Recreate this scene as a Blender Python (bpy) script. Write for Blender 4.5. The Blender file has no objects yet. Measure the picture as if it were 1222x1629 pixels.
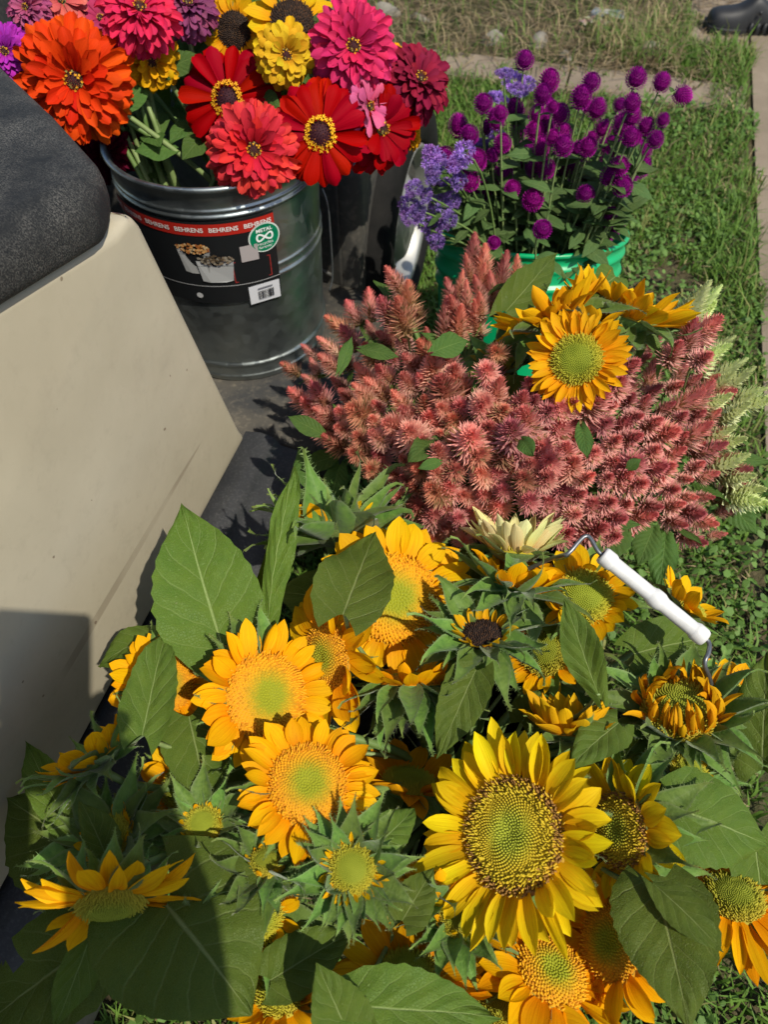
import bpy, bmesh, math, random
import numpy as np
from mathutils import Matrix, Vector

SC = bpy.context.scene
# ------------------------------------------------------------------ camera, sky, sun, exposure
FPX, CX, CY = 1176.0, 611.0, 814.5          # focal length and centre of the photograph, in its pixels
PITCH = math.radians(53)
CAM = np.array([0.0, 0.0, 1.06])
AF = np.array([0, math.cos(PITCH), -math.sin(PITCH)])
AU = np.array([0, math.sin(PITCH), math.cos(PITCH)])
AR = np.array([1.0, 0, 0])
cam_d = bpy.data.cameras.new('camera')
cam = bpy.data.objects.new('camera', cam_d)
SC.collection.objects.link(cam)
cam.location = CAM
cam.rotation_euler = (math.pi / 2 - PITCH, 0, 0)
cam_d.sensor_fit = 'VERTICAL'
cam_d.sensor_height = 36
cam_d.sensor_width = 27
cam_d.lens = 36 * FPX / 1629
cam_d.clip_start = 0.01
cam_d.clip_end = 2000
cam_d.dof.use_dof = True
cam_d.dof.focus_distance = 0.68
cam_d.dof.aperture_fstop = 9.0
SC.camera = cam

SUN_DIR = np.array([-0.413, 0.464, -0.903])
SUN_DIR = SUN_DIR / np.linalg.norm(SUN_DIR)
SUN_EL = math.asin(-SUN_DIR[2])
world = bpy.data.worlds.new('World')
SC.world = world
world.use_nodes = True
wn = world.node_tree
bg = wn.nodes['Background']
sky = wn.nodes.new('ShaderNodeTexSky')
sky.sky_type = 'NISHITA'
sky.sun_disc = False
sky.sun_elevation = SUN_EL
sky.sun_rotation = math.atan2(-SUN_DIR[0], -SUN_DIR[1])
wn.links.new(sky.outputs[0], bg.inputs[0])
bg.inputs[1].default_value = 0.115
sun_d = bpy.data.lights.new('sun', 'SUN')
sun_d.energy = 4.0
sun_d.angle = math.radians(0.55)
sun_d.color = (1.0, 0.94, 0.81)
sun = bpy.data.objects.new('sun', sun_d)
SC.collection.objects.link(sun)
sun.rotation_euler = Vector(SUN_DIR).to_track_quat('-Z', 'Y').to_euler()
sun.location = (3, -3, 6)
SC.view_settings.view_transform = 'Standard'
SC.view_settings.look = 'None'
SC.view_settings.gamma = 1
SC.view_settings.exposure = 0.16
SC.view_settings.use_curve_mapping = False

# ------------------------------------------------------------------ measuring helpers
def ray(px, py):
    return AF + (px - CX) / FPX * AR - (py - CY) / FPX * AU
def atz(px, py, z):
    d = ray(px, py); t = (z - CAM[2]) / d[2]
    return CAM + t * d
def aty(px, py, y):
    d = ray(px, py); t = (y - CAM[1]) / d[1]
    return CAM + t * d
def mpp(P):                                    # metres per photograph pixel at P
    return float((np.asarray(P) - CAM) @ AF) / FPX
def facing(P, abc):                            # (right, up, towards the viewer) as a world direction
    K = CAM - np.asarray(P); K = K / np.linalg.norm(K)
    Rr = AR - (AR @ K) * K; Rr /= np.linalg.norm(Rr)
    Uu = np.cross(K, Rr)
    n = abc[0] * Rr + abc[1] * Uu + abc[2] * K
    return n / np.linalg.norm(n)
# cart frame: s along its heading, o outwards to its right
H = np.array([0.27333, 0.96192, 0]); N = np.array([0.96192, -0.27333, 0]); A0 = np.array([-0.198, 0.728, 0])
def cart(s, o, z):
    return A0 + H * s + N * o + np.array([0, 0, z])

rng = np.random.default_rng(7)
random.seed(7)
def R(a, b): return random.uniform(a, b)

# ------------------------------------------------------------------ object helpers
W = {}
def link(o, parent=None, M=None):
    SC.collection.objects.link(o)
    M = M if M is not None else Matrix.Identity(4)
    W[o.name] = M
    if parent is not None:
        o.parent = parent
        o.matrix_basis = W[parent.name].inverted() @ M
    else:
        o.matrix_basis = M
    return o
def tag(o, label, cat=None, group=None, kind=None):
    if label: o['label'] = label
    if cat: o['category'] = cat
    if group: o['group'] = group
    if kind: o['kind'] = kind
    return o
def thing(name, loc, label, cat, group=None):
    o = bpy.data.objects.new(name, None)
    o.empty_display_size = 0.02
    link(o, None, Matrix.Translation(Vector(loc)))
    return tag(o, label, cat, group)
def ob(name, me, parent=None, M=None, color=None):
    o = bpy.data.objects.new(name, me)
    link(o, parent, M)
    if color is not None: o.color = (color[0], color[1], color[2], 1)
    return o
def mesh(name, v, f, mat=None, uv=None, col=None, smooth=True):
    me = bpy.data.meshes.new(name)
    v = np.asarray(v, dtype=np.float32)
    me.from_pydata(v.tolist(), [], f if isinstance(f, list) else np.asarray(f).tolist())
    if smooth: me.polygons.foreach_set('use_smooth', np.ones(len(me.polygons), dtype=bool))
    if uv is not None:
        li = np.empty(len(me.loops), dtype=np.int32); me.loops.foreach_get('vertex_index', li)
        l = me.uv_layers.new(name='UVMap')
        l.data.foreach_set('uv', np.asarray(uv, dtype=np.float32)[li].ravel())
    if col is not None:
        c = np.ones((len(v), 4), dtype=np.float32); c[:, :3] = col
        a = me.color_attributes.new('Col', 'FLOAT_COLOR', 'POINT'); a.data.foreach_set('color', c.ravel())
    if mat: me.materials.append(mat)
    me.update()
    return me
def bm_mesh(name, bm, mat, smooth=True):
    me = bpy.data.meshes.new(name); bm.to_mesh(me); bm.free()
    if smooth: me.polygons.foreach_set('use_smooth', np.ones(len(me.polygons), dtype=bool))
    me.materials.append(mat)
    return me
def frame(origin, X, Z, scale=(1, 1, 1)):
    X = np.asarray(X, float); Z = np.asarray(Z, float)
    X = X / np.linalg.norm(X)
    Z = Z - (Z @ X) * X; Z /= np.linalg.norm(Z)
    Y = np.cross(Z, X)
    M = np.eye(4); M[:3, 0] = X * scale[0]; M[:3, 1] = Y * scale[1]; M[:3, 2] = Z * scale[2]; M[:3, 3] = origin
    return Matrix(M.tolist())
def bez(p0, p1, p2, p3, n):
    t = np.linspace(0, 1, n)[:, None]
    return (1-t)**3*p0 + 3*(1-t)**2*t*p1 + 3*(1-t)*t*t*p2 + t**3*p3
def tube(pts, rad, sides=6, cap=True):
    pts = np.asarray(pts, float); n = len(pts)
    rad = np.broadcast_to(np.asarray(rad, float), (n,))
    T = np.gradient(pts, axis=0); T /= np.linalg.norm(T, axis=1)[:, None] + 1e-12
    ref = np.array([0.31, 0.47, 0.83])
    if abs(T[0] @ ref) > 0.9: ref = np.array([0.9, -0.3, 0.1])
    V = []; 
    X = np.cross(T[0], ref); X /= np.linalg.norm(X)
    for i in range(n):
        X = X - (X @ T[i]) * T[i]; X /= np.linalg.norm(X); Y = np.cross(T[i], X)
        for k in range(sides):
            a = 2 * math.pi * k / sides
            V.append(pts[i] + rad[i] * (math.cos(a) * X + math.sin(a) * Y))
    Fc = []
    for i in range(n - 1):
        for k in range(sides):
            k2 = (k + 1) % sides
            Fc.append([i*sides+k, i*sides+k2, (i+1)*sides+k2, (i+1)*sides+k])
    if cap:
        Fc.append(list(range(sides))[::-1]); Fc.append([(n-1)*sides+k for k in range(sides)])
    return np.array(V), Fc
def lathe(prof, seg=48):
    prof = np.asarray(prof, float); n = len(prof)
    a = np.arange(seg) * 2 * math.pi / seg
    V = np.stack([np.outer(prof[:, 0], np.cos(a)), np.outer(prof[:, 0], np.sin(a)), np.repeat(prof[:, 1][:, None], seg, 1)], -1).reshape(-1, 3)
    Fc = [[i*seg+k, i*seg+(k+1) % seg, (i+1)*seg+(k+1) % seg, (i+1)*seg+k] for i in range(n-1) for k in range(seg)]
    return V, Fc
def grid_faces(nx, ny, off=0):
    return [[off+i*ny+j, off+(i+1)*ny+j, off+(i+1)*ny+j+1, off+i*ny+j+1] for i in range(nx-1) for j in range(ny-1)]

# ------------------------------------------------------------------ materials
class NT:
    def __init__(s, name):
        s.m = bpy.data.materials.new(name); s.m.use_nodes = True
        s.t = s.m.node_tree; s.b = s.t.nodes['Principled BSDF']; s.out = s.t.nodes['Material Output']
    def n(s, typ, **kw):
        nd = s.t.nodes.new(typ)
        for k, v in kw.items(): setattr(nd, k, v)
        return nd
    def put(s, sock, v):
        if hasattr(v, 'is_linked') or hasattr(v, 'links'): s.t.links.new(v, sock)
        else: sock.default_value = v
    def math(s, op, a, b=0.0, c=None, clamp=False):
        nd = s.n('ShaderNodeMath', operation=op, use_clamp=clamp)
        s.put(nd.inputs[0], a); s.put(nd.inputs[1], b)
        if c is not None: s.put(nd.inputs[2], c)
        return nd.outputs[0]
    def mix(s, f, a, b, typ='MIX'):
        nd = s.n('ShaderNodeMix', data_type='RGBA', blend_type=typ)
        s.put(nd.inputs[0], f)
        for i, v in ((6, a), (7, b)):
            s.put(nd.inputs[i], (*v, 1) if isinstance(v, tuple) and len(v) == 3 else v)
        return nd.outputs[2]
    def coord(s, which='Object'):
        return s.n('ShaderNodeTexCoord').outputs[which]
    def noise(s, vec, scale, detail=3, rough=0.5, typ='3D'):
        nd = s.n('ShaderNodeTexNoise', noise_dimensions=typ)
        s.put(nd.inputs['Vector'], vec); nd.inputs['Scale'].default_value = scale
        nd.inputs['Detail'].default_value = detail; nd.inputs['Roughness'].default_value = rough
        return nd.outputs[0]
    def mapr(s, v, a, b, c=0.0, d=1.0):
        nd = s.n('ShaderNodeMapRange'); s.put(nd.inputs[0], v)
        for i, x in enumerate((a, b, c, d)): s.put(nd.inputs[i+1], x)
        return nd.outputs[0]
    def scale(s, vec, xyz):
        nd = s.n('ShaderNodeMapping'); s.put(nd.inputs[0], vec); nd.inputs['Scale'].default_value = xyz
        return nd.outputs[0]
    def bump(s, h, strength=0.3, dist=0.001):
        nd = s.n('ShaderNodeBump'); s.put(nd.inputs['Height'], h)
        nd.inputs['Strength'].default_value = strength; nd.inputs['Distance'].default_value = dist
        s.t.links.new(nd.outputs[0], s.b.inputs['Normal'])
        return nd.outputs[0]
    def set(s, base=None, rough=None, metal=None, spec=None, sheen=None):
        if base is not None: s.put(s.b.inputs['Base Color'], (*base, 1) if isinstance(base, tuple) and len(base) == 3 else base)
        if rough is not None: s.put(s.b.inputs['Roughness'], rough)
        if metal is not None: s.b.inputs['Metallic'].default_value = metal
        if spec is not None: s.b.inputs['Specular IOR Level'].default_value = spec
        if sheen is not None: s.b.inputs['Sheen Weight'].default_value = sheen; s.b.inputs['Sheen Roughness'].default_value = 0.4
    def translucent(s, col, fac):
        tr = s.n('ShaderNodeBsdfTranslucent'); s.put(tr.inputs[0], col)
        mx = s.n('ShaderNodeMixShader'); s.put(mx.inputs[0], fac)
        s.t.links.new(s.b.outputs[0], mx.inputs[1]); s.t.links.new(tr.outputs[0], mx.inputs[2])
        s.t.links.new(mx.outputs[0], s.out.inputs[0])

def uvxy(t):
    sp = t.n('ShaderNodeSeparateXYZ'); t.t.links.new(t.coord('UV'), sp.inputs[0])
    return sp.outputs[0], sp.outputs[1]

def petal_material(name, base_mul, rough=0.6, streak=0.35, tr=0.22):
    t = NT(name)
    oi = t.n('ShaderNodeObjectInfo')
    u, v = uvxy(t)
    comb = t.n('ShaderNodeCombineXYZ'); t.put(comb.inputs[0], t.math('MULTIPLY', u, 1.5)); t.put(comb.inputs[1], t.math('MULTIPLY', v, 16.0)); t.put(comb.inputs[2], t.math('MULTIPLY', oi.outputs['Random'], 37.0))
    nz = t.noise(comb.outputs[0], 1.0, 3)
    c0 = oi.outputs['Color']
    c1 = t.mix(t.mapr(u, 0.0, 0.5, 1.0, 0.0), c0, t.mix(1.0, c0, base_mul, 'MULTIPLY'))
    c2 = t.mix(t.mapr(nz, 0.42, 0.72, 0.0, streak), c1, t.mix(1.0, c1, (0.80, 0.62, 0.6), 'MULTIPLY'))
    rl = t.math('MULTIPLY', t.mapr(t.math('COSINE', t.math('MULTIPLY', v, 31.4)), 0.72, 1.0, 0.0, 0.30), t.mapr(u, 0.75, 1.0, 1.0, 0.2))
    c2 = t.mix(rl, c2, t.mix(1.0, c2, (0.72, 0.50, 0.4), 'MULTIPLY'))
    hs = t.n('ShaderNodeHueSaturation'); t.put(hs.inputs['Color'], c2)
    t.put(hs.inputs['Hue'], t.mapr(oi.outputs['Random'], 0, 1, 0.495, 0.505)); t.put(hs.inputs['Value'], t.mapr(oi.outputs['Random'], 0, 1, 0.86, 1.08))
    t.set(hs.outputs[0], rough, 0, 0.06)
    t.bump(nz, 0.35, 0.0012)
    t.translucent(hs.outputs[0], tr)
    return t.m
M_ray = petal_material('sunflower_petal', (1.0, 0.72, 0.6), 0.55, 0.45, 0.28)
M_zin = petal_material('zinnia_petal', (0.85, 0.6, 0.7), 0.62, 0.25, 0.15)

def vcol_material(name, rough=0.7, var=0.2, tr=0.0, spec=0.3):
    t = NT(name)
    at = t.n('ShaderNodeAttribute', attribute_name='Col'); oi = t.n('ShaderNodeObjectInfo')
    hs = t.n('ShaderNodeHueSaturation'); t.put(hs.inputs['Color'], at.outputs['Color'])
    t.put(hs.inputs['Hue'], t.mapr(oi.outputs['Random'], 0, 1, 0.5-var*0.06, 0.5+var*0.06)); t.put(hs.inputs['Value'], t.mapr(oi.outputs['Random'], 0, 1, 1-var, 1+var))
    t.set(hs.outputs[0], rough, 0, spec)
    if tr: t.translucent(hs.outputs[0], tr)
    return t.m
M_disc = vcol_material('floret', 0.75, 0.08)
M_plume = vcol_material('celosia_bract', 0.65, 0.18, 0.30, 0.1)
M_globe = vcol_material('globe_bract', 0.6, 0.2, 0.2, 0.15)
M_fluff = vcol_material('floss', 0.8, 0.2, 0.2)
M_grass = vcol_material('grass_blade', 0.6, 0.0, 0.25, 0.3)
M_print = vcol_material('printed_film', 0.35, 0.0, 0.0, 0.45)

def leaf_material(name, base, vein, nveins=5.5, slope=1.8, gloss=0.5, tr=0.22, quilt=0.5):
    t = NT(name)
    oi = t.n('ShaderNodeObjectInfo')
    u, v = uvxy(t)
    av = t.math('ABSOLUTE', t.math('MULTIPLY_ADD', v, 2.0, -1.0))
    co = t.coord('Object')
    wob = t.noise(co, 5.0, 2)
    s = t.math('ADD', t.math('SUBTRACT', t.math('MULTIPLY', u, nveins), t.math('MULTIPLY', t.math('POWER', av, 0.85), slope)), t.math('MULTIPLY', wob, 0.40))
    d = t.math('ABSOLUTE', t.math('SUBTRACT', t.math('FRACT', s), 0.5))          # 0 on a side vein
    side = t.mapr(d, 0.0, 0.055, 1.0, 0.0)
    side = t.math('MULTIPLY', side, t.mapr(av, 0.75, 1.0, 1.0, 0.15))
    mid = t.mapr(av, t.mapr(u, 0, 1, 0.016, 0.010), t.mapr(u, 0, 1, 0.040, 0.024), 1.0, 0.0)
    vn = t.math('MAXIMUM', t.math('MULTIPLY', side, 0.42), mid)
    vor = t.n('ShaderNodeTexVoronoi', feature='DISTANCE_TO_EDGE'); t.put(vor.inputs['Vector'], co); vor.inputs['Scale'].default_value = 58
    net = t.mapr(vor.outputs['Distance'], 0.0, 0.12, 1.0, 0.0)
    blot = t.noise(co, 7.0, 5, 0.62)
    c = t.mix(t.mapr(blot, 0.35, 0.75, 0.0, 0.75), base, tuple(x*y for x, y in zip(base, (1.5, 1.25, 1.1))))
    fine = t.noise(co, 110.0, 2)
    c = t.mix(t.mapr(fine, 0.4, 0.8, 0.0, 0.35), c, tuple(min(1, x*1.6) for x in base))
    c = t.mix(t.math('MULTIPLY', net, 0.18), c, vein)
    c = t.mix(vn, c, vein)
    spot = t.mapr(t.noise(co, 30.0, 2), 0.74, 0.79, 0.0, 0.6)
    c = t.mix(spot, c, (0.16, 0.13, 0.05))
    hs = t.n('ShaderNodeHueSaturation'); t.put(hs.inputs['Color'], c)
    t.put(hs.inputs['Hue'], t.mapr(oi.outputs['Random'], 0, 1, 0.485, 0.51)); t.put(hs.inputs['Value'], t.mapr(oi.outputs['Random'], 0, 1, 0.8, 1.2))
    t.set(hs.outputs[0], gloss, 0, 0.17)
    q = t.math('MULTIPLY', t.math('SUBTRACT', d, 0.25), 1.2)
    hgt = t.math('ADD', t.math('ADD', t.math('MULTIPLY', vn, -1.0), t.math('MULTIPLY', net, -0.25)), t.math('ADD', q, t.math('MULTIPLY', blot, 0.9)))
    t.bump(hgt, quilt, 0.004)
    t.translucent(t.mix(1.0, hs.outputs[0], (1.2, 1.1, 0.35), 'MULTIPLY'), tr)
    return t.m
M_leaf = leaf_material('sunflower_leaf', (0.078, 0.134, 0.017), (0.24, 0.31, 0.10))
M_leafs = leaf_material('small_leaf', (0.060, 0.125, 0.026), (0.14, 0.22, 0.06), 8.0, 2.4, 0.5, 0.22, 0.4)
M_leafd = leaf_material('grey_green_leaf', (0.062, 0.118, 0.034), (0.15, 0.22, 0.08), 6.0, 2.0, 0.6, 0.18, 0.3)

def bract_material():
    t = NT('bract')
    oi = t.n('ShaderNodeObjectInfo'); u, v = uvxy(t)
    av = t.math('ABSOLUTE', t.math('MULTIPLY_ADD', v, 2.0, -1.0))
    nz = t.noise(t.coord('Object'), 9.0, 4, 0.6)
    c = t.mix(t.mapr(nz, 0.3, 0.7), (0.090, 0.180, 0.030), (0.165, 0.280, 0.048))
    c = t.mix(t.mapr(av, 0.78, 1.0, 0.0, 0.5), c, (0.24, 0.30, 0.14))
    c = t.mix(t.mapr(u, 0.72, 1.0, 0.0, 0.55), c, (0.26, 0.30, 0.07))
    c = t.mix(t.mapr(av, 0.0, 0.1, 0.3, 0.0), c, (0.2, 0.28, 0.1))
    hs = t.n('ShaderNodeHueSaturation'); t.put(hs.inputs['Color'], c)
    t.put(hs.inputs['Hue'], t.mapr(oi.outputs['Random'], 0, 1, 0.48, 0.515)); t.put(hs.inputs['Value'], t.mapr(oi.outputs['Random'], 0, 1, 0.7, 1.2))
    t.set(hs.outputs[0], 0.6, 0, 0.3, 0.25)
    t.bump(nz, 0.4, 0.003)
    t.translucent(hs.outputs[0], 0.18)
    return t.m
M_bract = bract_material()
def simple(name, c1, c2, scale=20, rough=0.5, metal=0.0, bump=0.0, bscale=None, spec=0.5, dist=0.001, detail=4):
    t = NT(name); co = t.coord('Object')
    nz = t.noise(co, scale, detail, 0.6)
    t.set(t.mix(t.mapr(nz, 0.3, 0.7), c1, c2), rough, metal, spec)
    if bump: t.bump(t.noise(co, bscale or scale, 4, 0.6), bump, dist)
    return t.m
M_stem = simple('green_stem', (0.09, 0.17, 0.035), (0.17, 0.25, 0.07), 30, 0.55, 0, 0.3, 300)
M_stemg = simple('pale_stem', (0.16, 0.24, 0.07), (0.25, 0.32, 0.12), 30, 0.55)

# beige moulded plastic with scuffs and scratches
t = NT('beige_plastic'); co = t.coord('Object')
big = t.noise(co, 5.0, 5, 0.6); fine = t.noise(co, 60.0, 5, 0.65)
c = t.mix(t.mapr(big, 0.35, 0.7), (0.420, 0.370, 0.268), (0.500, 0.445, 0.330))
c = t.mix(t.mapr(fine, 0.55, 0.75, 0.0, 0.35), c, (0.36, 0.31, 0.22))
c = t.mix(t.mapr(t.noise(co, 14.0, 6, 0.75), 0.56, 0.72, 0.0, 0.35), c, (0.33, 0.285, 0.21))
st = t.n('ShaderNodeMapping'); t.put(st.inputs[0], co); st.inputs['Rotation'].default_value = (0.0, 0.75, 0.0); st.inputs['Scale'].default_value = (1.5, 1.5, 55.0)
scr = t.mapr(t.noise(st.outputs[0], 1.0, 1), 0.725, 0.735, 0.0, 0.55)
scr = t.math('MULTIPLY', scr, t.mapr(t.noise(co, 6.0, 2), 0.5, 0.6))
c = t.mix(scr, c, (0.25, 0.20, 0.14))
spk = t.mapr(t.noise(co, 75.0, 1), 0.775, 0.79, 0.0, 0.7)
c = t.mix(spk, c, (0.13, 0.08, 0.05))
t.set(c, t.mapr(fine, 0.3, 0.7, 0.38, 0.55), 0, 0.4); t.bump(t.math('ADD', fine, t.math('MULTIPLY', scr, -1.0)), 0.1, 0.001)
M_beige = t.m
# black grained vinyl, dusty
t = NT('black_vinyl'); co = t.coord('Object')
vor = t.n('ShaderNodeTexVoronoi'); t.put(vor.inputs['Vector'], co); vor.inputs['Scale'].default_value = 600
dust = t.noise(co, 9.0, 6, 0.7); grain = t.noise(co, 700.0, 2, 0.7)
st = t.n('ShaderNodeMapping'); t.put(st.inputs[0], co); st.inputs['Rotation'].default_value = (0.2, 0.4, 0.6); st.inputs['Scale'].default_value = (30.0, 6.0, 6.0)
wip = t.noise(st.outputs[0], 1.0, 4, 0.7)
c = t.mix(t.math('MULTIPLY', t.mapr(dust, 0.38, 0.75), t.mapr(grain, 0.40, 0.68)), (0.016, 0.017, 0.018), (0.17, 0.16, 0.14))
c = t.mix(t.math('MULTIPLY', t.mapr(wip, 0.48, 0.75, 0.0, 0.6), t.mapr(grain, 0.44, 0.68)), c, (0.21, 0.20, 0.18))
t.set(c, 0.68, 0, 0.2); t.bump(t.math('ADD', t.math('MULTIPLY', vor.outputs['Distance'], 0.5), t.math('MULTIPLY', grain, 0.6)), 0.22, 0.001)
M_vinyl = t.m
# dusty black plastic and floor mat
def dusty(name, base, dustc, amount, gr=260.0, rough=0.6):
    t = NT(name); co = t.coord('Object')
    d = t.noise(co, 7.0, 6, 0.68); g = t.noise(co, gr, 2, 0.6)
    sp = t.mapr(g, 0.5, 0.72, 0.0, 0.55)
    c = t.mix(t.math('MULTIPLY', t.mapr(d, 0.40, 0.72), amount), base, dustc)
    c = t.mix(t.math('MULTIPLY', sp, t.mapr(d, 0.3, 0.7, 0.2, 0.8)), c, tuple(x*1.9 for x in dustc))
    t.set(c, rough, 0, 0.35); t.bump(g, 0.35, 0.0008)
    return t.m
M_mat = dusty('rubber_mat', (0.028, 0.028, 0.028), (0.105, 0.090, 0.066), 0.9, 120.0, 0.75)
M_sill = dusty('black_plastic', (0.027, 0.028, 0.030), (0.060, 0.060, 0.060), 0.6, 300.0, 0.5)
M_cowl = dusty('cowl_plastic', (0.05, 0.05, 0.048), (0.12, 0.105, 0.085), 0.6, 90.0, 0.5)
M_tyre = simple('tyre_rubber', (0.009, 0.009, 0.009), (0.018, 0.017, 0.016), 30, 0.85, spec=0.15)
M_rim = simple('alloy_rim', (0.36, 0.355, 0.33), (0.46, 0.455, 0.43), 15, 0.5, 0.7)
M_wire = simple('steel_wire', (0.16, 0.17, 0.18), (0.26, 0.27, 0.28), 60, 0.42, 0.8)
M_grip = simple('white_plastic', (0.60, 0.59, 0.56), (0.78, 0.78, 0.77), 55, 0.4, 0, 0.08, 200, detail=8)
M_green = simple('green_plastic', (0.0, 0.35, 0.125), (0.002, 0.40, 0.15), 12, 0.36, 0, 0.03, 60)
M_dark = simple('dark_plastic', (0.016, 0.017, 0.016), (0.03, 0.03, 0.028), 20, 0.6)
M_croc = simple('foam_rubber', (0.012, 0.012, 0.013), (0.022, 0.022, 0.023), 30, 0.55, 0, 0.1, 150)
# galvanised sheet
t = NT('galvanised_steel'); co = t.coord('Object')
vor = t.n('ShaderNodeTexVoronoi'); t.put(vor.inputs['Vector'], co); vor.inputs['Scale'].default_value = 70
spg = t.n('ShaderNodeSeparateColor'); t.t.links.new(vor.outputs['Color'], spg.inputs[0])
nz = t.noise(co, 14.0, 4, 0.6)
c = t.mix(t.mapr(spg.outputs[0], 0, 1, 0.25, 0.65), (0.29, 0.33, 0.33), (0.45, 0.49, 0.485))
c = t.mix(t.mapr(nz, 0.5, 0.8, 0, 0.5), c, (0.27, 0.28, 0.27))
t.set(c, t.mapr(spg.outputs[1], 0, 1, 0.30, 0.44), 0.95)
M_zinc = t.m
# ground, paving
t = NT('soil'); co = t.coord('Object')
a = t.noise(co, 3.0, 5, 0.6); b = t.noise(co, 45.0, 5, 0.7)
c = t.mix(t.mapr(a, 0.4, 0.62), (0.050, 0.058, 0.022), (0.105, 0.082, 0.048))
c = t.mix(t.mapr(b, 0.45, 0.75, 0, 0.7), c, (0.16, 0.125, 0.075))
t.set(c, 0.95, 0, 0.1); t.bump(b, 0.8, 0.02); M_soil = t.m
t = NT('worn_concrete'); co = t.coord('Object')
a = t.noise(co, 2.5, 6, 0.65); b = t.noise(co, 130.0, 4, 0.7)
c = t.mix(t.mapr(a, 0.35, 0.68), (0.20, 0.158, 0.112), (0.31, 0.25, 0.185))
c = t.mix(t.mapr(b, 0.55, 0.8, 0, 0.5), c, (0.17, 0.13, 0.09))
t.set(c, 0.9, 0, 0.2); t.bump(t.math('ADD', b, a), 0.4, 0.004); M_conc = t.m
M_stone = simple('stone', (0.17, 0.155, 0.125), (0.32, 0.29, 0.24), 25, 0.9, 0, 0.7, 60, 0.2, 0.01)

# ------------------------------------------------------------------ ground
def sheet(name, pts, z, mat, kind='structure', nsub=1):
    me = mesh(name, [(p[0], p[1], z) for p in pts], [list(range(len(pts)))], mat, smooth=False)
    o = ob(name, me); o['kind'] = kind
    return o
sheet('ground', [(-400, -400), (400, -400), (400, 400), (-400, 400)], 0.0, M_soil)
def slabs(name, s0, s1, o0, o1, step, along):
    root = bpy.data.objects.new(name, None); link(root); root['kind'] = 'structure'
    k = s0 if along == 's' else o0
    end = s1 if along == 's' else o1
    while k < end - 0.01:
        e = min(k + step, end) - 0.008
        q = [(k, o0), (e, o0), (e, o1), (k, o1)] if along == 's' else [(s0, k), (s1, k), (s1, e), (s0, e)]
        bm = bmesh.new()
        vs = [bm.verts.new(cart(s, o, 0.008 + R(0, 0.003))) for s, o in q] ; 
        lo = [bm.verts.new(cart(s, o, -0.02)) for s, o in q]
        f = bm.faces.new(vs); 
        for i in range(4): bm.faces.new([vs[i], lo[i], lo[(i+1) % 4], vs[(i+1) % 4]])
        bmesh.ops.recalc_face_normals(bm, faces=bm.faces)
        ob('slab', bm_mesh('slab', bm, M_conc, False), root)
        k += step
slabs('sidewalk', -1.0, 6.5, 0.832, 2.4, 1.25, 's')
slabs('path', 1.86, 2.04, -0.35, 0.818, 0.62, 'o')
slabs('landing', 2.32, 3.9, 0.625, 0.824, 0.9, 's')

# ------------------------------------------------------------------ golf cart
cart_o = thing('golf_cart', cart(-0.4, -0.4, 0), 'beige golf cart with black seat cushion and rubber floor beside the buckets', 'golf cart')
def prism(outline, o0, o1, bev, mat, name, seg=4, zfun=None):
    """outline in (s,z); extruded from offset o1 (inside) to o0 (outside)"""
    bm = bmesh.new()
    a = [bm.verts.new(cart(s, o0, z)) for s, z in outline]; b = [bm.verts.new(cart(s, o1, z)) for s, z in outline]
    bm.faces.new(a); bm.faces.new(b[::-1])
    n = len(outline)
    for i in range(n): bm.faces.new([a[i], b[i], b[(i+1) % n], a[(i+1) % n]])
    bmesh.ops.recalc_face_normals(bm, faces=bm.faces)
    bmesh.ops.bevel(bm, geom=list(bm.edges), offset=bev, segments=seg, profile=0.5, affect='EDGES')
    return bm_mesh(name, bm, mat)
ob('body_panel', prism([(0.0, 0.275), (-0.012, 0.30), (-0.101, 0.668), (-0.108, 0.684), (-0.122, 0.689), (-0.145, 0.687), (-0.30, 0.724), (-0.6, 0.795), (-1.3, 0.80), (-1.3, 0.275)], 0.0, -0.03, 0.010, M_beige, 'body_panel'), cart_o)
ob('seat_base', prism([(-0.012, 0.262), (-0.116, 0.668), (-0.3, 0.70), (-1.3, 0.77), (-1.3, 0.262)], -0.033, -1.05, 0.006, M_sill, 'seat_base', 2), cart_o)
# seat cushion: plan outline, crowned top
bm = bmesh.new()
plan = [(-1.28, 0.010), (-0.168, 0.010), (-0.116, -0.012), (-0.045, -0.100), (0.055, -0.235), (0.10, -0.33), (0.10, -1.02), (-1.28, -1.02)]
rise = lambda s: 0.235 * max(0, -0.17 - s)
lo = [bm.verts.new(cart(s, o, 0.686 + rise(s))) for s, o in plan]; up = [bm.verts.new(cart(s, o, 0.738 + rise(s))) for s, o in plan]
bm.faces.new(lo[::-1]); bm.faces.new(up)
for i in range(len(plan)): bm.faces.new([lo[i], up[i], up[(i+1) % len(plan)], lo[(i+1) % len(plan)]])
bmesh.ops.recalc_face_normals(bm, faces=bm.faces)
bmesh.ops.bevel(bm, geom=list(bm.edges), offset=0.021, segments=6, profile=0.5, affect='EDGES')
ob('seat_cushion', bm_mesh('seat_cushion', bm, M_vinyl), cart_o)
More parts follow.
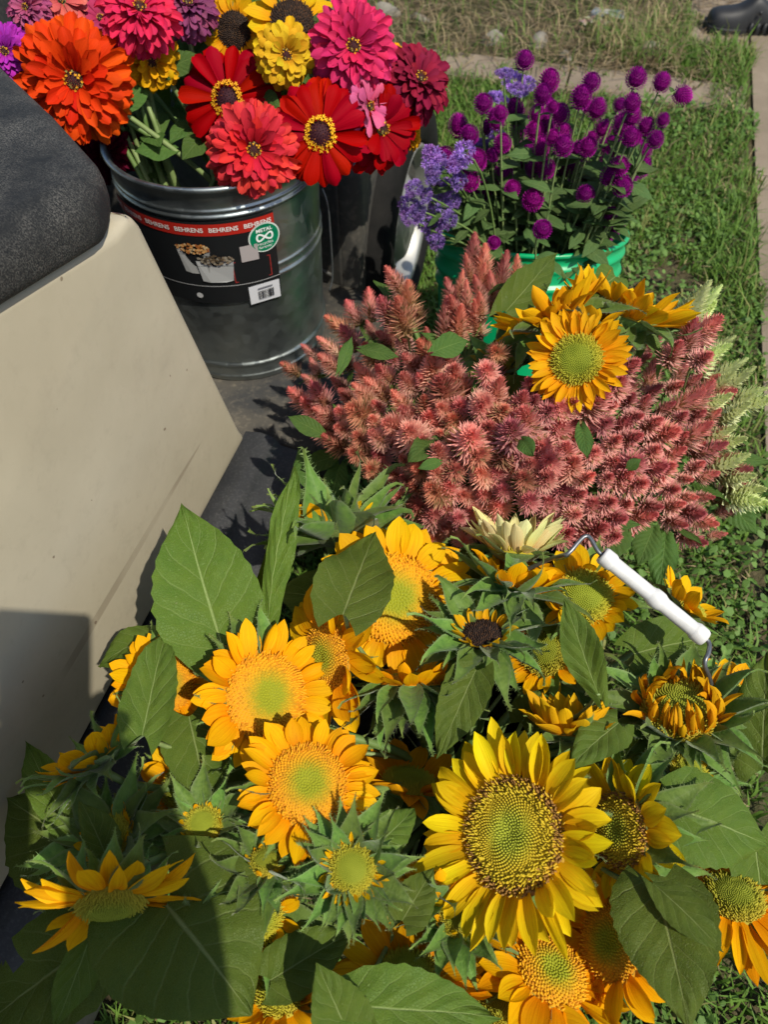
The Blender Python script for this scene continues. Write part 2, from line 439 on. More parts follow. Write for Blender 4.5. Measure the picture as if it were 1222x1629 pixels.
# sill / rocker: profile (o,z) extruded along s, then floor mat
prof = [(-0.012, 0.262), (0.012, 0.266), (0.030, 0.262), (0.036, 0.255), (0.042, 0.247), (0.070, 0.243), (0.088, 0.238), (0.097, 0.228), (0.098, 0.205), (0.092, 0.14), (0.078, 0.095), (0.05, 0.085)]
ss = np.linspace(-1.3, 0.02, 24)
V = [cart(s, o, z) for s in ss for o, z in prof]
ob('rocker_panel', mesh('rocker_panel', V, grid_faces(len(ss), len(prof)), M_sill), cart_o)
bm = bmesh.new()
q = [(0.0225, 0.097), (0.395, 0.097), (0.412, 0.047), (0.45, 0.03), (0.45, -0.95), (-0.10, -0.95), (-0.10, -0.031), (0.0225, -0.031)]
up = [bm.verts.new(cart(s, o, 0.238)) for s, o in q]; lo = [bm.verts.new(cart(s, o, 0.10)) for s, o in q]
bm.faces.new(up); bm.faces.new(lo[::-1])
for i in range(len(q)): bm.faces.new([up[i], lo[i], lo[(i+1) % len(q)], up[(i+1) % len(q)]])
bmesh.ops.recalc_face_normals(bm, faces=bm.faces)
bmesh.ops.bevel(bm, geom=[e for e in bm.edges], offset=0.008, segments=3, affect='EDGES')
ob('floor_mat', bm_mesh('floor_mat', bm, M_mat), cart_o)
# front cowl with a moulded ridge and a wheel arch
def plan_prism(pts, z0, z1, bev, mat, name):
    bm = bmesh.new()
    lo = [bm.verts.new(cart(s, o, z0)) for s, o in pts]; up = [bm.verts.new(cart(s, o, z1)) for s, o in pts]
    bm.faces.new(lo); bm.faces.new(up[::-1]); n = len(pts)
    for i in range(n): bm.faces.new([lo[i], up[i], up[(i+1) % n], lo[(i+1) % n]])
    bmesh.ops.recalc_face_normals(bm, faces=bm.faces)
    bmesh.ops.bevel(bm, geom=list(bm.edges), offset=bev, segments=4, profile=0.5, affect='EDGES')
    return bm_mesh(name, bm, mat)
cowl = ob('front_cowl', plan_prism([(0.425, -0.258), (0.425, -0.005), (0.418, 0.012), (0.424, 0.046), (0.90, 0.050), (0.90, -0.258)], 0.20, 0.46, 0.016, M_cowl, 'front_cowl'), cart_o)
ob('dashboard', plan_prism([(0.428, -0.95), (0.428, -0.262), (0.90, -0.262), (0.90, -0.95)], 0.20, 0.70, 0.016, M_cowl, 'dashboard'), cart_o)
pts = np.array([cart(0.424, -0.036, z) for z in np.linspace(0.45, 0.28, 10)] + [cart(0.417, -0.028 + 0.01 * k, 0.268 - 0.004 * k) for k in range(3)])
V, Fc = tube(pts, 0.004, 6); ob('moulded_ridge', mesh('moulded_ridge', V, Fc, M_cowl), cowl)
# wheel
wc = cart(0.668, 0.004, 0.23)
wheel_M = frame(wc, H, N)
def lathe_axis(prof, seg, mat, name, Mx, parent, smooth=True):
    V, Fc = lathe(prof, seg)
    return ob(name, mesh(name, V, Fc, mat, smooth=smooth), parent, Mx)
wheel = lathe_axis([(0.03, -0.05), (0.03, -0.04), (0.05, -0.035)], 16, M_dark, 'wheel', wheel_M, cart_o)
tyre_prof = [(0.13, -0.09), (0.16, -0.10), (0.205, -0.098), (0.224, -0.085), (0.230, -0.05), (0.232, 0), (0.229, 0.04), (0.222, 0.062), (0.205, 0.074), (0.175, 0.078), (0.150, 0.074), (0.142, 0.066), (0.140, 0.05)]
lathe_axis(tyre_prof, 64, M_tyre, 'tyre', wheel_M, wheel)
rim_prof = [(0.139, 0.0), (0.1395, 0.05), (0.143, 0.068), (0.138, 0.072), (0.130, 0.066), (0.124, 0.045), (0.118, 0.03), (0.085, 0.046), (0.07, 0.062), (0.045, 0.066), (0.03, 0.072), (0.0005, 0.074)]
rim = lathe_axis(rim_prof, 64, M_rim, 'rim', wheel_M, wheel)
for k in range(5):                                   # dark openings between the spokes
    a = 2 * math.pi * k / 5 + 0.3
    cxy = np.array([math.cos(a), math.sin(a)])
    V2 = []
    for j in range(10):
        b = 2 * math.pi * j / 10
        rr = 0.100 + 0.014 * math.cos(b); tt = 0.018 * math.sin(b)
        V2.append((cxy[0]*rr - cxy[1]*tt, cxy[1]*rr + cxy[0]*tt, 0.0435 + (0.100 - rr) * 0.45))
    V2 += [(x, y, z + 0.002) for x, y, z in V2]
    fs = [[10+j for j in range(10)]] + [[j, (j+1) % 10, 10+(j+1) % 10, 10+j] for j in range(10)]
    ob('rim_opening', mesh('rim_opening', V2, fs, M_dark, smooth=False), wheel, wheel_M)

# ------------------------------------------------------------------ buckets
def bucket(name, loc, r0, r1, h, mat, label, ribs, seg=64, tilt=0.0):
    b = thing(name, loc, label, 'bucket')
    def rad(z): return r0 + (r1 - r0) * z / h
    prof = [(0.001, 0.006), (r0 - 0.006, 0.006), (r0 - 0.002, 0.0), (r0, 0.004)]
    zs = sorted(set([0.004 + (h - 0.008) * k / 14 for k in range(1, 15)]))
    pts = [(rad(z), z) for z in zs]
    for (zc, hw, hh) in ribs:
        pts = [p for p in pts if abs(p[1] - zc) > hw * 1.3]
        for k in range(9):
            x = -1 + 2 * k / 8
            pts.append((rad(zc) + hh * (math.cos(math.pi * x) + 1) / 2, zc + hw * x))
    pts.sort(key=lambda p: p[1])
    prof += pts
    lip = 0.004
    for k in range(9):
        a = -math.pi / 2 + math.pi * 1.5 * k / 8
        prof.append((r1 + lip * 0.4 + lip * math.cos(a), h + lip * math.sin(a)))
    prof += [(r1 - 0.003, h - 0.006), (r0 - 0.003, 0.012), (0.001, 0.012)]
    V, Fc = lathe(prof, seg)
    ob('body', mesh('body', V, Fc, mat), b, Matrix.Translation(Vector(loc)) @ Matrix.Rotation(-tilt, 4, 'X'))
    return b
ZB = np.array([-0.2335, 1.012, 0.2385]); ZR0, ZR1, ZH = 0.131, 0.1425, 0.33
zinc = bucket('metal_bucket', ZB, ZR0, ZR1, ZH, M_zinc, 'galvanised steel bucket with printed black label holding zinnias on the cart floor',
              [(0.036, 0.006, 0.0035), (0.012, 0.004, 0.002), (0.186, 0.006, 0.0028), (0.202, 0.0045, 0.002), (0.292, 0.005, 0.003), (0.300, 0.004, 0.002)], 96)
GTILT = math.radians(18)
GB = atz(846, 352, 0.372) - np.array([0, math.sin(GTILT), 0]) * 0.375; GB[2] = 0.0; GR0, GR1, GH = 0.132, 0.156, 0.375
greenb = bucket('plastic_bucket', GB, GR0, GR1, GH, M_green, 'bright green plastic bucket of purple flowers standing on the grass',
                [(0.352, 0.009, 0.004), (0.322, 0.010, 0.005), (0.295, 0.008, 0.005)], tilt=GTILT)
CB = np.array([0.15, 0.60, 0.0])
bucket('plastic_bucket', CB, 0.125, 0.145, 0.34, M_dark, 'dark bucket hidden beneath the coral celosia', [(0.30, 0.008, 0.003)])
SB = np.array([0.09, 0.25, 0.0])
sunb = bucket('plastic_bucket', SB, 0.13, 0.15, 0.35, M_dark, 'bucket with a white grip on its wire handle holding the near sunflowers', [(0.32, 0.008, 0.003)])
# soil-dark water inside each bucket
M_water = simple('murky_water', (0.012, 0.014, 0.008), (0.02, 0.022, 0.012), 8, 0.08)
for (root, c, r, z) in ((zinc, ZB, 0.133, 0.12), (sunb, SB, 0.137, 0.16)):
    V, Fc = lathe([(0.001, z), (r - 0.006, z)], 40)
    ob('water', mesh('water', V, Fc, M_water), root, Matrix.Translation(Vector(c)))

# wire handle and white grip of the near bucket
g0 = atz(958, 882, 0.505); g1 = atz(1122, 1016, 0.470)
ga = (g1 - g0) / np.linalg.norm(g1 - g0); gl = np.linalg.norm(g1 - g0)
earA = SB + np.array([-0.10, 0.125, 0.33]); earB = SB + np.array([0.135, -0.09, 0.33])
wA = [g0 + ga * 0.01, g0 - ga * 0.004, g0 - ga * 0.016 + np.array([0, 0.008, 0.0]), atz(905, 880, 0.505), atz(890, 885, 0.495), atz(840, 905, 0.455), earA]
wB = [g1 - ga * 0.01, g1 + ga * 0.004, atz(1128, 1038, 0.470), atz(1122, 1058, 0.466), atz(1133, 1100, 0.44), atz(1120, 1190, 0.40), earB]
def smooth_path(P, n=40):
    P = np.array(P); k = len(P); out = []
    Q = np.vstack([2*P[0]-P[1], P, 2*P[-1]-P[-2]])
    for i in range(k - 1):
        p0, p1, p2, p3 = Q[i], Q[i+1], Q[i+2], Q[i+3]
        for t_ in np.linspace(0, 1, max(3, n // (k-1)), endpoint=False):
            out.append(0.5*((2*p1)+(-p0+p2)*t_+(2*p0-5*p1+4*p2-p3)*t_**2+(-p0+3*p1-3*p2+p3)*t_**3))
    out.append(P[-1]); return np.array(out)
def wpart(name, pts, rad, mat, parent, sides=8):
    V, Fc = tube(pts, rad, sides)
    return ob(name, mesh(name, V, Fc, mat), parent, Matrix.Identity(4))
hnd = wpart('handle', smooth_path(wA), 0.0021, M_wire, sunb)
wpart('handle', smooth_path(wB), 0.0021, M_wire, sunb)
gp = []; k = 0
grp = [(0.000, 0.0045), (0.000, 0.0076), (0.002, 0.0086), (0.009, 0.0087), (0.011, 0.0080), (0.012, 0.0072), (0.046, 0.0072), (0.048, 0.0078), (0.050, 0.0088), (0.054, 0.0091), (0.057, 0.0088), (0.059, 0.0078), (0.061, 0.0072), (0.088, 0.0072), (0.0895, 0.0080), (0.091, 0.0087), (0.098, 0.0086), (0.1, 0.0076), (0.1, 0.0035)]
V, Fc = lathe([(r * 0.98, x / 0.1 * gl) for x, r in grp], 28)
Zax = ga; Xax = np.cross(Zax, [0.3, 0.5, 0.8])
ob('grip', mesh('grip', V, Fc, M_grip), hnd, frame(g0, Xax, Zax))

# thin bail wire hanging at the side of the zinc bucket
bw = [aty(513, 300, 0.99), aty(522, 330, 0.985), aty(527, 390, 0.98), aty(529, 440, 0.975), aty(524, 462, 0.97)]
wpart('handle', smooth_path(bw), 0.0013, M_wire, zinc, 6)

# printed label wrapped round the zinc bucket
def cyl_hit(px, py):
    d = ray(px, py); r = 0.137
    for _ in range(4):
        ox, oy = CAM[0]-ZB[0], CAM[1]-ZB[1]
        a = d[0]**2+d[1]**2; b = 2*(ox*d[0]+oy*d[1]); c_ = ox*ox+oy*oy-r*r
        tt = (-b-math.sqrt(max(b*b-4*a*c_, 0)))/(2*a)
        P = CAM+tt*d; r = ZR0+(ZR1-ZR0)*(P[2]-ZB[2])/ZH
    return math.atan2(P[1]-ZB[1], P[0]-ZB[0]), P[2]-ZB[2]
def on_bucket(th, z, lift):
    r = ZR0+(ZR1-ZR0)*z/ZH + lift
    return (ZB[0]+r*math.cos(th), ZB[1]+r*math.sin(th), ZB[2]+z)
thR, zRt = cyl_hit(432, 345); _, zLo = cyl_hit(441, 470)
RB = 0.137
# label coordinates: x (m along the bucket, 0 at its right edge, negative to the left), z height
LZ1 = cyl_hit(427, 333)[1]; LZ0 = cyl_hit(443, 462)[1]
def lab(x, z, lift): return on_bucket(thR + x / RB, z, lift)
def labpx(px, py):
    th, z = cyl_hit(px, py); return ((th - thR) * RB, z)
def patch(name, x0, x1, z0, z1, lift, col, parent, nx=24):
    xs = np.linspace(x0, x1, nx); V = [lab(x, z, lift) for x in xs for z in (z0, z1)]
    return ob(name, mesh(name, V, grid_faces(nx, 2), M_print, col=np.array(col)), parent, Matrix.Identity(4))
def poly(name, pts, lift, col, parent):
    return ob(name, mesh(name, [lab(x, z, lift) for x, z in pts], [list(range(len(pts)))], M_print, col=np.array(col), smooth=False), parent, Matrix.Identity(4))
def many(name, polys, lift, parent):
    V = []; Fc = []; C = []
    for pts, col in polys:
        b = len(V); V += [lab(x, z, lift) for x, z in pts]; Fc.append(list(range(b, b+len(pts)))); C += [col]*len(pts)
    return ob(name, mesh(name, V, Fc, M_print, col=np.array(C), smooth=False), parent, Matrix.Identity(4))
def disc_pts(cx, cz, rx, rz, n=28, a0=0.0, a1=2*math.pi):
    return [(cx+rx*math.cos(a0+(a1-a0)*k/n), cz+rz*math.sin(a0+(a1-a0)*k/n)) for k in range(n)]
DG = bpy.context.evaluated_depsgraph_get
def text_on(name, s, x, z, size, lift, col, parent, align='CENTER', slant=0.0, bold=0.0):
    cu = bpy.data.curves.new('lettering', 'FONT'); cu.body = s; cu.size = size; cu.align_x = align; cu.align_y = 'CENTER'; cu.resolution_u = 3; cu.offset = bold
    to = bpy.data.objects.new('lettering_tmp', cu); SC.collection.objects.link(to)
    dg = DG(); dg.update(); me0 = bpy.data.meshes.new_from_object(to.evaluated_get(dg))
    V = [lab(x + v.co.x, z + v.co.y + slant * v.co.x, lift) for v in me0.vertices]; Fc = [list(p.vertices) for p in me0.polygons]
    bpy.data.objects.remove(to); bpy.data.curves.remove(cu); bpy.data.meshes.remove(me0)
    return ob(name, mesh(name, V, Fc, M_print, col=np.array(col), smooth=False), parent, Matrix.Identity(4))
LW = 0.235
label = patch('label', -LW, 0.0, LZ0, LZ1, 0.0012+0.003, (0.012, 0.013, 0.014), zinc, 60)
BZ1 = LZ1 - 0.003; BZ0 = LZ1 - 0.020
patch('red_band', -LW, 0.0, BZ0, BZ1, 0.0048, (0.42, 0.02, 0.012), label, 60)
for k in range(6):
    text_on('band_lettering', 'BEHRENS', -0.022 - 0.043 * k, (BZ0+BZ1)/2, 0.0088, 0.0053, (0.75, 0.68, 0.64), label, bold=0.0002)
# green round badge: METAL recycles forever
bx, bz = labpx(418, 374)
poly('round_badge', disc_pts(bx, bz, 0.0215, 0.0215, 40), 0.0056, (0.62, 0.68, 0.62), label)
poly('badge_face', disc_pts(bx, bz, 0.0195, 0.0195, 40), 0.0060, (0.0, 0.19, 0.085), label)
text_on('badge_lettering', 'METAL', bx, bz + 0.0115, 0.0072, 0.0064, (0.8, 0.85, 0.8), label, bold=0.0002)
text_on('badge_lettering', 'recycles', bx, bz - 0.0080, 0.0066, 0.0064, (0.8, 0.85, 0.8), label)
text_on('badge_lettering', 'forever', bx, bz - 0.0135, 0.0062, 0.0064, (0.8, 0.85, 0.8), label)
ring = []
for k in range(48):
    a = 2*math.pi*k/48; a2 = 2*math.pi*(k+1)/48
    def lem(a, w): 
        x = 0.0105*math.cos(a); y = 0.0095*math.sin(a)*math.cos(a)
        dx = -0.0105*math.sin(a); dy = 0.0095*math.cos(2*a); l = math.hypot(dx, dy)+1e-9
        return (bx + x - dy/l*w, bz + 0.0015 + y + dx/l*w)
    ring.append(([lem(a, -0.0013), lem(a2, -0.0013), lem(a2, 0.0013), lem(a, 0.0013)], (0.8, 0.85, 0.8)))
many('infinity_mark', ring, 0.0066, label)
# blank code sticker, red box with small print, barcode sticker, hairline
qx, qz = labpx(395, 399)
poly('code_sticker', [(qx-0.0115, qz-0.012), (qx+0.0115, qz-0.012), (qx+0.0115, qz+0.012), (qx-0.0115, qz+0.012)], 0.0062, (0.40, 0.36, 0.35), label)
rx0, rz0 = labpx(374, 446); rx1, rz1 = labpx(427, 404); rz0 = (rz0 + labpx(428, 436)[1]) / 2; rz1 = (rz1 + labpx(372, 412)[1]) / 2
bw_ = 0.0012; red = (0.33, 0.03, 0.025)
many('red_box', [([(rx0, rz0), (rx1, rz0), (rx1, rz0+bw_), (rx0, rz0+bw_)], red), ([(rx0, rz1-bw_), (rx1, rz1-bw_), (rx1, rz1), (rx0, rz1)], red),
                 ([(rx0, rz0+bw_), (rx0+bw_, rz0+bw_), (rx0+bw_, rz1-bw_), (rx0, rz1-bw_)], red), ([(rx1-bw_, rz0+bw_), (rx1, rz0+bw_), (rx1, rz1-bw_), (rx1-bw_, rz1-bw_)], red)], 0.0050, label)
hx, hz = labpx(440, 434)
patch('hairline', -LW, 0.0, hz - 0.0005, hz + 0.0005, 0.0050, (0.4, 0.4, 0.4), label, 60)
sx, sz = labpx(420, 460)
poly('barcode_sticker', [(sx-0.0225, sz-0.0165), (sx+0.0215, sz-0.0165), (sx+0.0215, sz+0.0135), (sx-0.0225, sz+0.0135)], 0.0062, (0.62, 0.63, 0.66), label)
bars = []; x = sx - 0.010
while x < sx + 0.011:
    w_ = random.choice([0.0005, 0.0008, 0.0012]); bars.append(([(x, sz-0.010), (x+w_, sz-0.010), (x+w_, sz+0.004), (x, sz+0.004)], (0.03, 0.03, 0.03))); x += w_ + random.choice([0.0005, 0.0008])
bars.append(([(sx-0.010, sz+0.007), (sx+0.011, sz+0.007), (sx+0.011, sz+0.009), (sx-0.010, sz+0.009)], (0.2, 0.2, 0.22)))
many('barcode', bars, 0.0066, label)
sl = labpx(320, 466)
many('recycling_mark', [(disc_pts(sl[0], sl[1], 0.0045, 0.0045, 14), (0.5, 0.5, 0.5)), ], 0.0052, label)
# picture of two pails: one of popcorn, one of dark kernels
def pail(cx, cz, wt, wb, hh, body, top, spots, n, seed):
    P = []; rr = random.Random(seed)
    P.append(([(cx-wb, cz-hh), (cx+wb, cz-hh), (cx+wt, cz+hh), (cx-wt, cz+hh)], body))
    return P
p1 = labpx(312, 412); p2 = labpx(345, 428)
for nm, (cx_, cz_), wt, wb, hh, col, tops in (('pail_picture', p1, 0.022, 0.016, 0.018, (0.33, 0.33, 0.32), [(0.50, 0.20, 0.05), (0.62, 0.33, 0.12), (0.35, 0.11, 0.03), (0.6, 0.42, 0.22)]),
                                         ('pail_picture', p2, 0.024, 0.020, 0.016, (0.38, 0.385, 0.38), [(0.10, 0.07, 0.04), (0.20, 0.15, 0.10), (0.05, 0.04, 0.03), (0.28, 0.24, 0.18)])):
    lf = 0.0052 if cx_ == p1[0] else 0.0062
    polys = [([(cx_-wb, cz_-hh), (cx_-wb*0.5, cz_-hh-0.002), (cx_+wb*0.5, cz_-hh-0.002), (cx_+wb, cz_-hh), (cx_+wt, cz_+hh), (cx_-wt, cz_+hh)], col)]
    many(nm, polys, lf, label)
    many('rib_print', [([(cx_-wt*0.95, cz_+hh*0.45), (cx_+wt*0.95, cz_+hh*0.45), (cx_+wt*0.95, cz_+hh*0.52), (cx_-wt*0.95, cz_+hh*0.52)], tuple(x*0.6 for x in col))], lf+0.0002, label)
    sp = []
    for k in range(70):
        a = R(0, 2*math.pi); q_ = math.sqrt(R(0, 1)); ex = cx_+wt*1.02*q_*math.cos(a); ez = cz_+hh+0.0075*q_*math.sin(a)+0.002
        sp.append((disc_pts(ex, ez, R(0.0014, 0.0026), R(0.0012, 0.0022), 7), random.choice(tops)))
    V = []; Fc = []; C = []
    for i, (pts_, col_) in enumerate(sp):
        b = len(V); V += [lab(x_, z_, lf+0.0004+0.00001*i) for x_, z_ in pts_]; Fc.append(list(range(b, b+7))); C += [col_]*7
    ob('popcorn_print', mesh('popcorn_print', V, Fc, M_print, col=np.array(C), smooth=False), label, Matrix.Identity(4))

# ================== flowers, lawn and small things
# ------------------------------------------------------------------ petal, bract and leaf meshes
def blade_mesh(name, mat, prof, nx=8, ny=5, bend=0.0, groove=0.0, cup=0.0, twist=0.0, notch=0.0, curl=0.0, wid=0.3, seed=0, ruffle=0.0, hairs=False):
    """unit length along +x, half width wid*prof(u); local normal +z"""
    rr = np.random.default_rng(seed)
    u = np.linspace(0, 1, nx); us, ws = zip(*prof)
    w = wid * np.interp(u, us, ws)
    V = []; UV = []
    ph = rr.uniform(0, 6.28)
    for i in range(nx):
        for j in range(ny):
            v = -1 + 2 * j / (ny - 1)
            x = u[i]; y = w[i] * v
            z = groove * 1.3 * math.cos(2 * math.pi * v) * math.sin(math.pi * min(1, u[i] * 1.05)) + cup * v * v * w[i] / wid
            z += ruffle * math.sin(9 * u[i] + ph + (1.7 if v > 0 else 0)) * abs(v) * u[i]
            x -= notch * (1 - abs(v)) * (1 if i == nx - 1 else (0.4 if i == nx - 2 else 0)) 
            a = twist * u[i]
            y, z = y * math.cos(a) - z * math.sin(a), y * math.sin(a) + z * math.cos(a)
            # bend: rotate along an arc of total angle `bend`, tip adds `curl`
            V.append([x, y, z]); UV.append([u[i], (v + 1) / 2])
    V = np.array(V)
    ang = bend * u + curl * np.clip((u - 0.6) / 0.4, 0, 1) ** 2
    cx = np.concatenate([[0], np.cumsum(np.diff(u) * np.cos((ang[1:] + ang[:-1]) / 2))]); cz = np.concatenate([[0], np.cumsum(np.diff(u) * np.sin((ang[1:] + ang[:-1]) / 2))])
    out = np.empty_like(V)
    for i in range(nx):
        for j in range(ny):
            k = i * ny + j; dx = V[k, 0] - u[i]; z = V[k, 2]; a = ang[i]
            out[k] = [cx[i] + dx * math.cos(a) - z * math.sin(a), V[k, 1], cz[i] + dx * math.sin(a) + z * math.cos(a)]
    F_ = grid_faces(nx, ny)
    if hairs:
        out = out.tolist()
        for i in range(1, nx - 1):
            for j, sg in ((0, -1), (ny - 1, 1)):
                for q in range(5):
                    k = i * ny + j; f_ = rr.random(); p = np.array(out[k]) * (1 - f_) + np.array(out[k + ny]) * f_
                    e = np.array([.03 * rr.normal() + .012, sg * rr.uniform(.02, .05), rr.normal(0, .02)]); b_ = len(out)
                    out += [(p - [.004, 0, 0]).tolist(), (p + [.004, 0, 0]).tolist(), (p + e).tolist()]; UV += [[u[i], 1.0]] * 3; F_.append([b_, b_+1, b_+2])
        out = np.array(out)
    return mesh(name, out, F_, mat, uv=np.array(UV))
P_RAY = [(0, .40), (.12, .64), (.3, .92), (.48, 1), (.66, .94), (.80, .72), (.92, .36), (1, .03)]
P_SPAT = [(0, .26), (.2, .46), (.45, .74), (.66, .97), (.80, 1), (.91, .84), (.97, .56), (1, .22)]
P_BR = [(0, .80), (.13, 1), (.28, .97), (.43, .72), (.57, .40), (.72, .18), (.87, .07), (1, .01)]
P_BRW = [(0, .6), (.18, 1), (.36, .98), (.54, .68), (.70, .32), (.85, .10), (1, .01)]
RAYS = [blade_mesh('petal', M_ray, P_RAY, 8, 5, bend=b, groove=g, cup=c, twist=tw, curl=cu, wid=w, seed=i, ruffle=rf)
        for i, (b, g, c, tw, cu, w, rf) in enumerate([(-.15, .016, .05, .1, .25, .185, .01), (-.35, .018, .06, -.15, -.2, .165, .015), (.25, .016, .08, .05, -.3, .175, .01), (-.1, .02, -.03, .3, .4, .155, .02), (.1, .018, .10, -.25, .1, .19, .01), (-.5, .014, .05, .0, -.5, .17, .02), (.5, .016, .12, .2, .3, .16, .015)])]
RAYS_IN = [blade_mesh('petal', M_ray, P_RAY, 8, 5, bend=b, groove=.016, cup=.12, twist=tw, curl=cu, wid=w, seed=20+i, ruffle=.03)
           for i, (b, tw, cu, w) in enumerate([(.9, .5, .8, .13), (1.2, -.4, .6, .12), (.6, .7, -.5, .11), (1.0, -.8, .9, .14)])]
ZIN = [blade_mesh('petal', M_zin, P_SPAT, 9, 5, bend=b, groove=.014, cup=c, twist=tw, notch=nt * .3, curl=cu, wid=w, seed=40+i, ruffle=.008)
       for i, (b, c, tw, cu, w, nt) in enumerate([(-.35, -.08, .05, -.6, .20, .03), (-.2, .10, -.12, -.2, .19, .05), (-.5, -.10, .1, -.4, .20, .02), (-.1, .12, .15, -.7, .18, .04), (-.3, -.06, -.05, -.3, .20, .06)])]
ZINI = [blade_mesh('petal', M_zin, P_SPAT, 6, 5, bend=b, groove=.0, cup=c, twist=tw, notch=.03, curl=cu, wid=.2, seed=60+i)
        for i, (b, c, tw, cu) in enumerate([(-.2, .12, .1, -.4), (.1, .15, -.15, -.7), (-.4, .10, .05, -.2)])]
BRA = [blade_mesh('bract', M_bract, p, 9, 5, bend=b, groove=.0, cup=c, twist=tw, curl=cu, wid=w, seed=80+i, ruffle=.03, hairs=True)
       for i, (p, b, c, tw, cu, w) in enumerate([(P_BR, -.5, .09, .15, -.6, .21), (P_BRW, -.2, .10, -.2, .7, .19), (P_BR, .3, .09, .3, -.9, .19), (P_BRW, -.9, .09, -.1, 1.2, .20), (P_BR, .6, .10, .1, .4, .18), (P_BRW, -.1, .11, -.4, -1.4, .19)])]

def disc_mesh(style, n, seed):
    rr = np.random.default_rng(seed)
    dome = {'lemon': .16, 'orange': .24, 'bud': .42, 'dark': .25}[style]
    k = np.arange(n); r = np.sqrt((k + .5) / n); th = k * 2.399963
    def zs(r): return dome * (1 - r ** 2.4) - 0.08 * np.exp(-(r / 0.22) ** 2) * (style != 'bud')
    V = []; Fc = []; C = []
    nr = 9
    rad = np.linspace(0, 1.03, nr)
    def colour(r, q):
        if style == 'lemon':
            g = np.array((.40, .42, .035)); y = np.array((.56, .40, .02)); b = np.array((.30, .145, .035)); b2 = np.array((.62, .38, .025))
            e = g * (1 - min(1, max(0, (r - .25) / .3))) + y * min(1, max(0, (r - .25) / .3))
            if r > .82 + .14 * (q - .5): e = b if rr.random() < .58 else b2
            return e
        if style == 'orange':
            g = np.array((.32, .33, .014)); o = np.array((.76, .36, .008)); o2 = np.array((.62, .25, .008))
            f = min(1, max(0, (r - .30 - .12 * (q - .5)) / .40))
            return g * (1 - f) + (o if q < .7 else o2) * f
        if style == 'bud':
            g = np.array((.30, .34, .025)); y = np.array((.50, .42, .03))
            f = min(1, max(0, (r - .5) / .4)); return g * (1 - f) + y * f
        b = np.array((.030, .016, .010)); b2 = np.array((.075, .035, .015))
        return b if q < .8 else b2
    for i, a in enumerate(rad):
        for j in range(28):
            t_ = 2 * math.pi * j / 28
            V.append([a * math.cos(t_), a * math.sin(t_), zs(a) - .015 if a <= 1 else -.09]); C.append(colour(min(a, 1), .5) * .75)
    Fc += [[i*28+j, (i+1)*28+j, (i+1)*28+(j+1) % 28, i*28+(j+1) % 28] for i in range(nr-1) for j in range(28)]
    q = rr.uniform(0, 1, n)
    for i in range(n):
        a, t_ = r[i], th[i]
        s = 1.02 / math.sqrt(n) * (1.0 if a < .66 else .92)
        if style == 'lemon': hh = .035 if a < .66 else rr.uniform(.05, .12)
        elif style == 'orange': hh = .030 if a < .45 else (.035 if a < .80 else rr.uniform(.04, .11))
        elif style == 'bud': hh = .03 + .04 * a + (rr.uniform(0, .12) if a > .62 else 0)
        else: hh = rr.uniform(.04, .10)
        p = np.array([a * math.cos(t_), a * math.sin(t_), zs(a) - .02])
        rd = np.array([math.cos(t_), math.sin(t_), 0]); tg = np.array([-rd[1], rd[0], 0])
        nrm = np.array([rd[0] * dome * 1.6 * a, rd[1] * dome * 1.6 * a, 1.0]); nrm /= np.linalg.norm(nrm)
        lean = rr.normal(0, .14 if a > .6 else .03, 2)
        b = len(V); c = colour(a, q[i])
        for (x, y) in ((1, 0), (0, 1), (-1, 0), (0, -1)):
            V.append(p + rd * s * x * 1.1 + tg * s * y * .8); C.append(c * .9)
        top = p + nrm * (hh + .02) + rd * lean[0] * hh * 2 + tg * lean[1] * hh * 2
        for (x, y) in ((1, 0), (0, 1), (-1, 0), (0, -1)):
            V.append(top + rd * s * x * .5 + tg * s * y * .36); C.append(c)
        Fc += [[b+j, b+(j+1) % 4, b+4+(j+1) % 4, b+4+j] for j in range(4)] + [[b+4, b+5, b+6, b+7]]
    return mesh('disc', V, Fc, M_disc, col=np.array(C), smooth=True)
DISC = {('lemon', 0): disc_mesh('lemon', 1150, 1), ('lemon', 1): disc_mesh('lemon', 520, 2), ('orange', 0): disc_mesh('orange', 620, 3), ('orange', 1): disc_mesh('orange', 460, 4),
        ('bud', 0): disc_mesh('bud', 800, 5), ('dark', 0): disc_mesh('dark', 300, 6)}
V, Fc = lathe([(0.98, -.03), (1.0, -.08), (.95, -.20), (.75, -.38), (.42, -.52), (.16, -.60), (.12, -.75)], 24)
RECEP = mesh('receptacle', V, Fc, M_bract, uv=np.tile([[.3, .5]], (len(V), 1)))

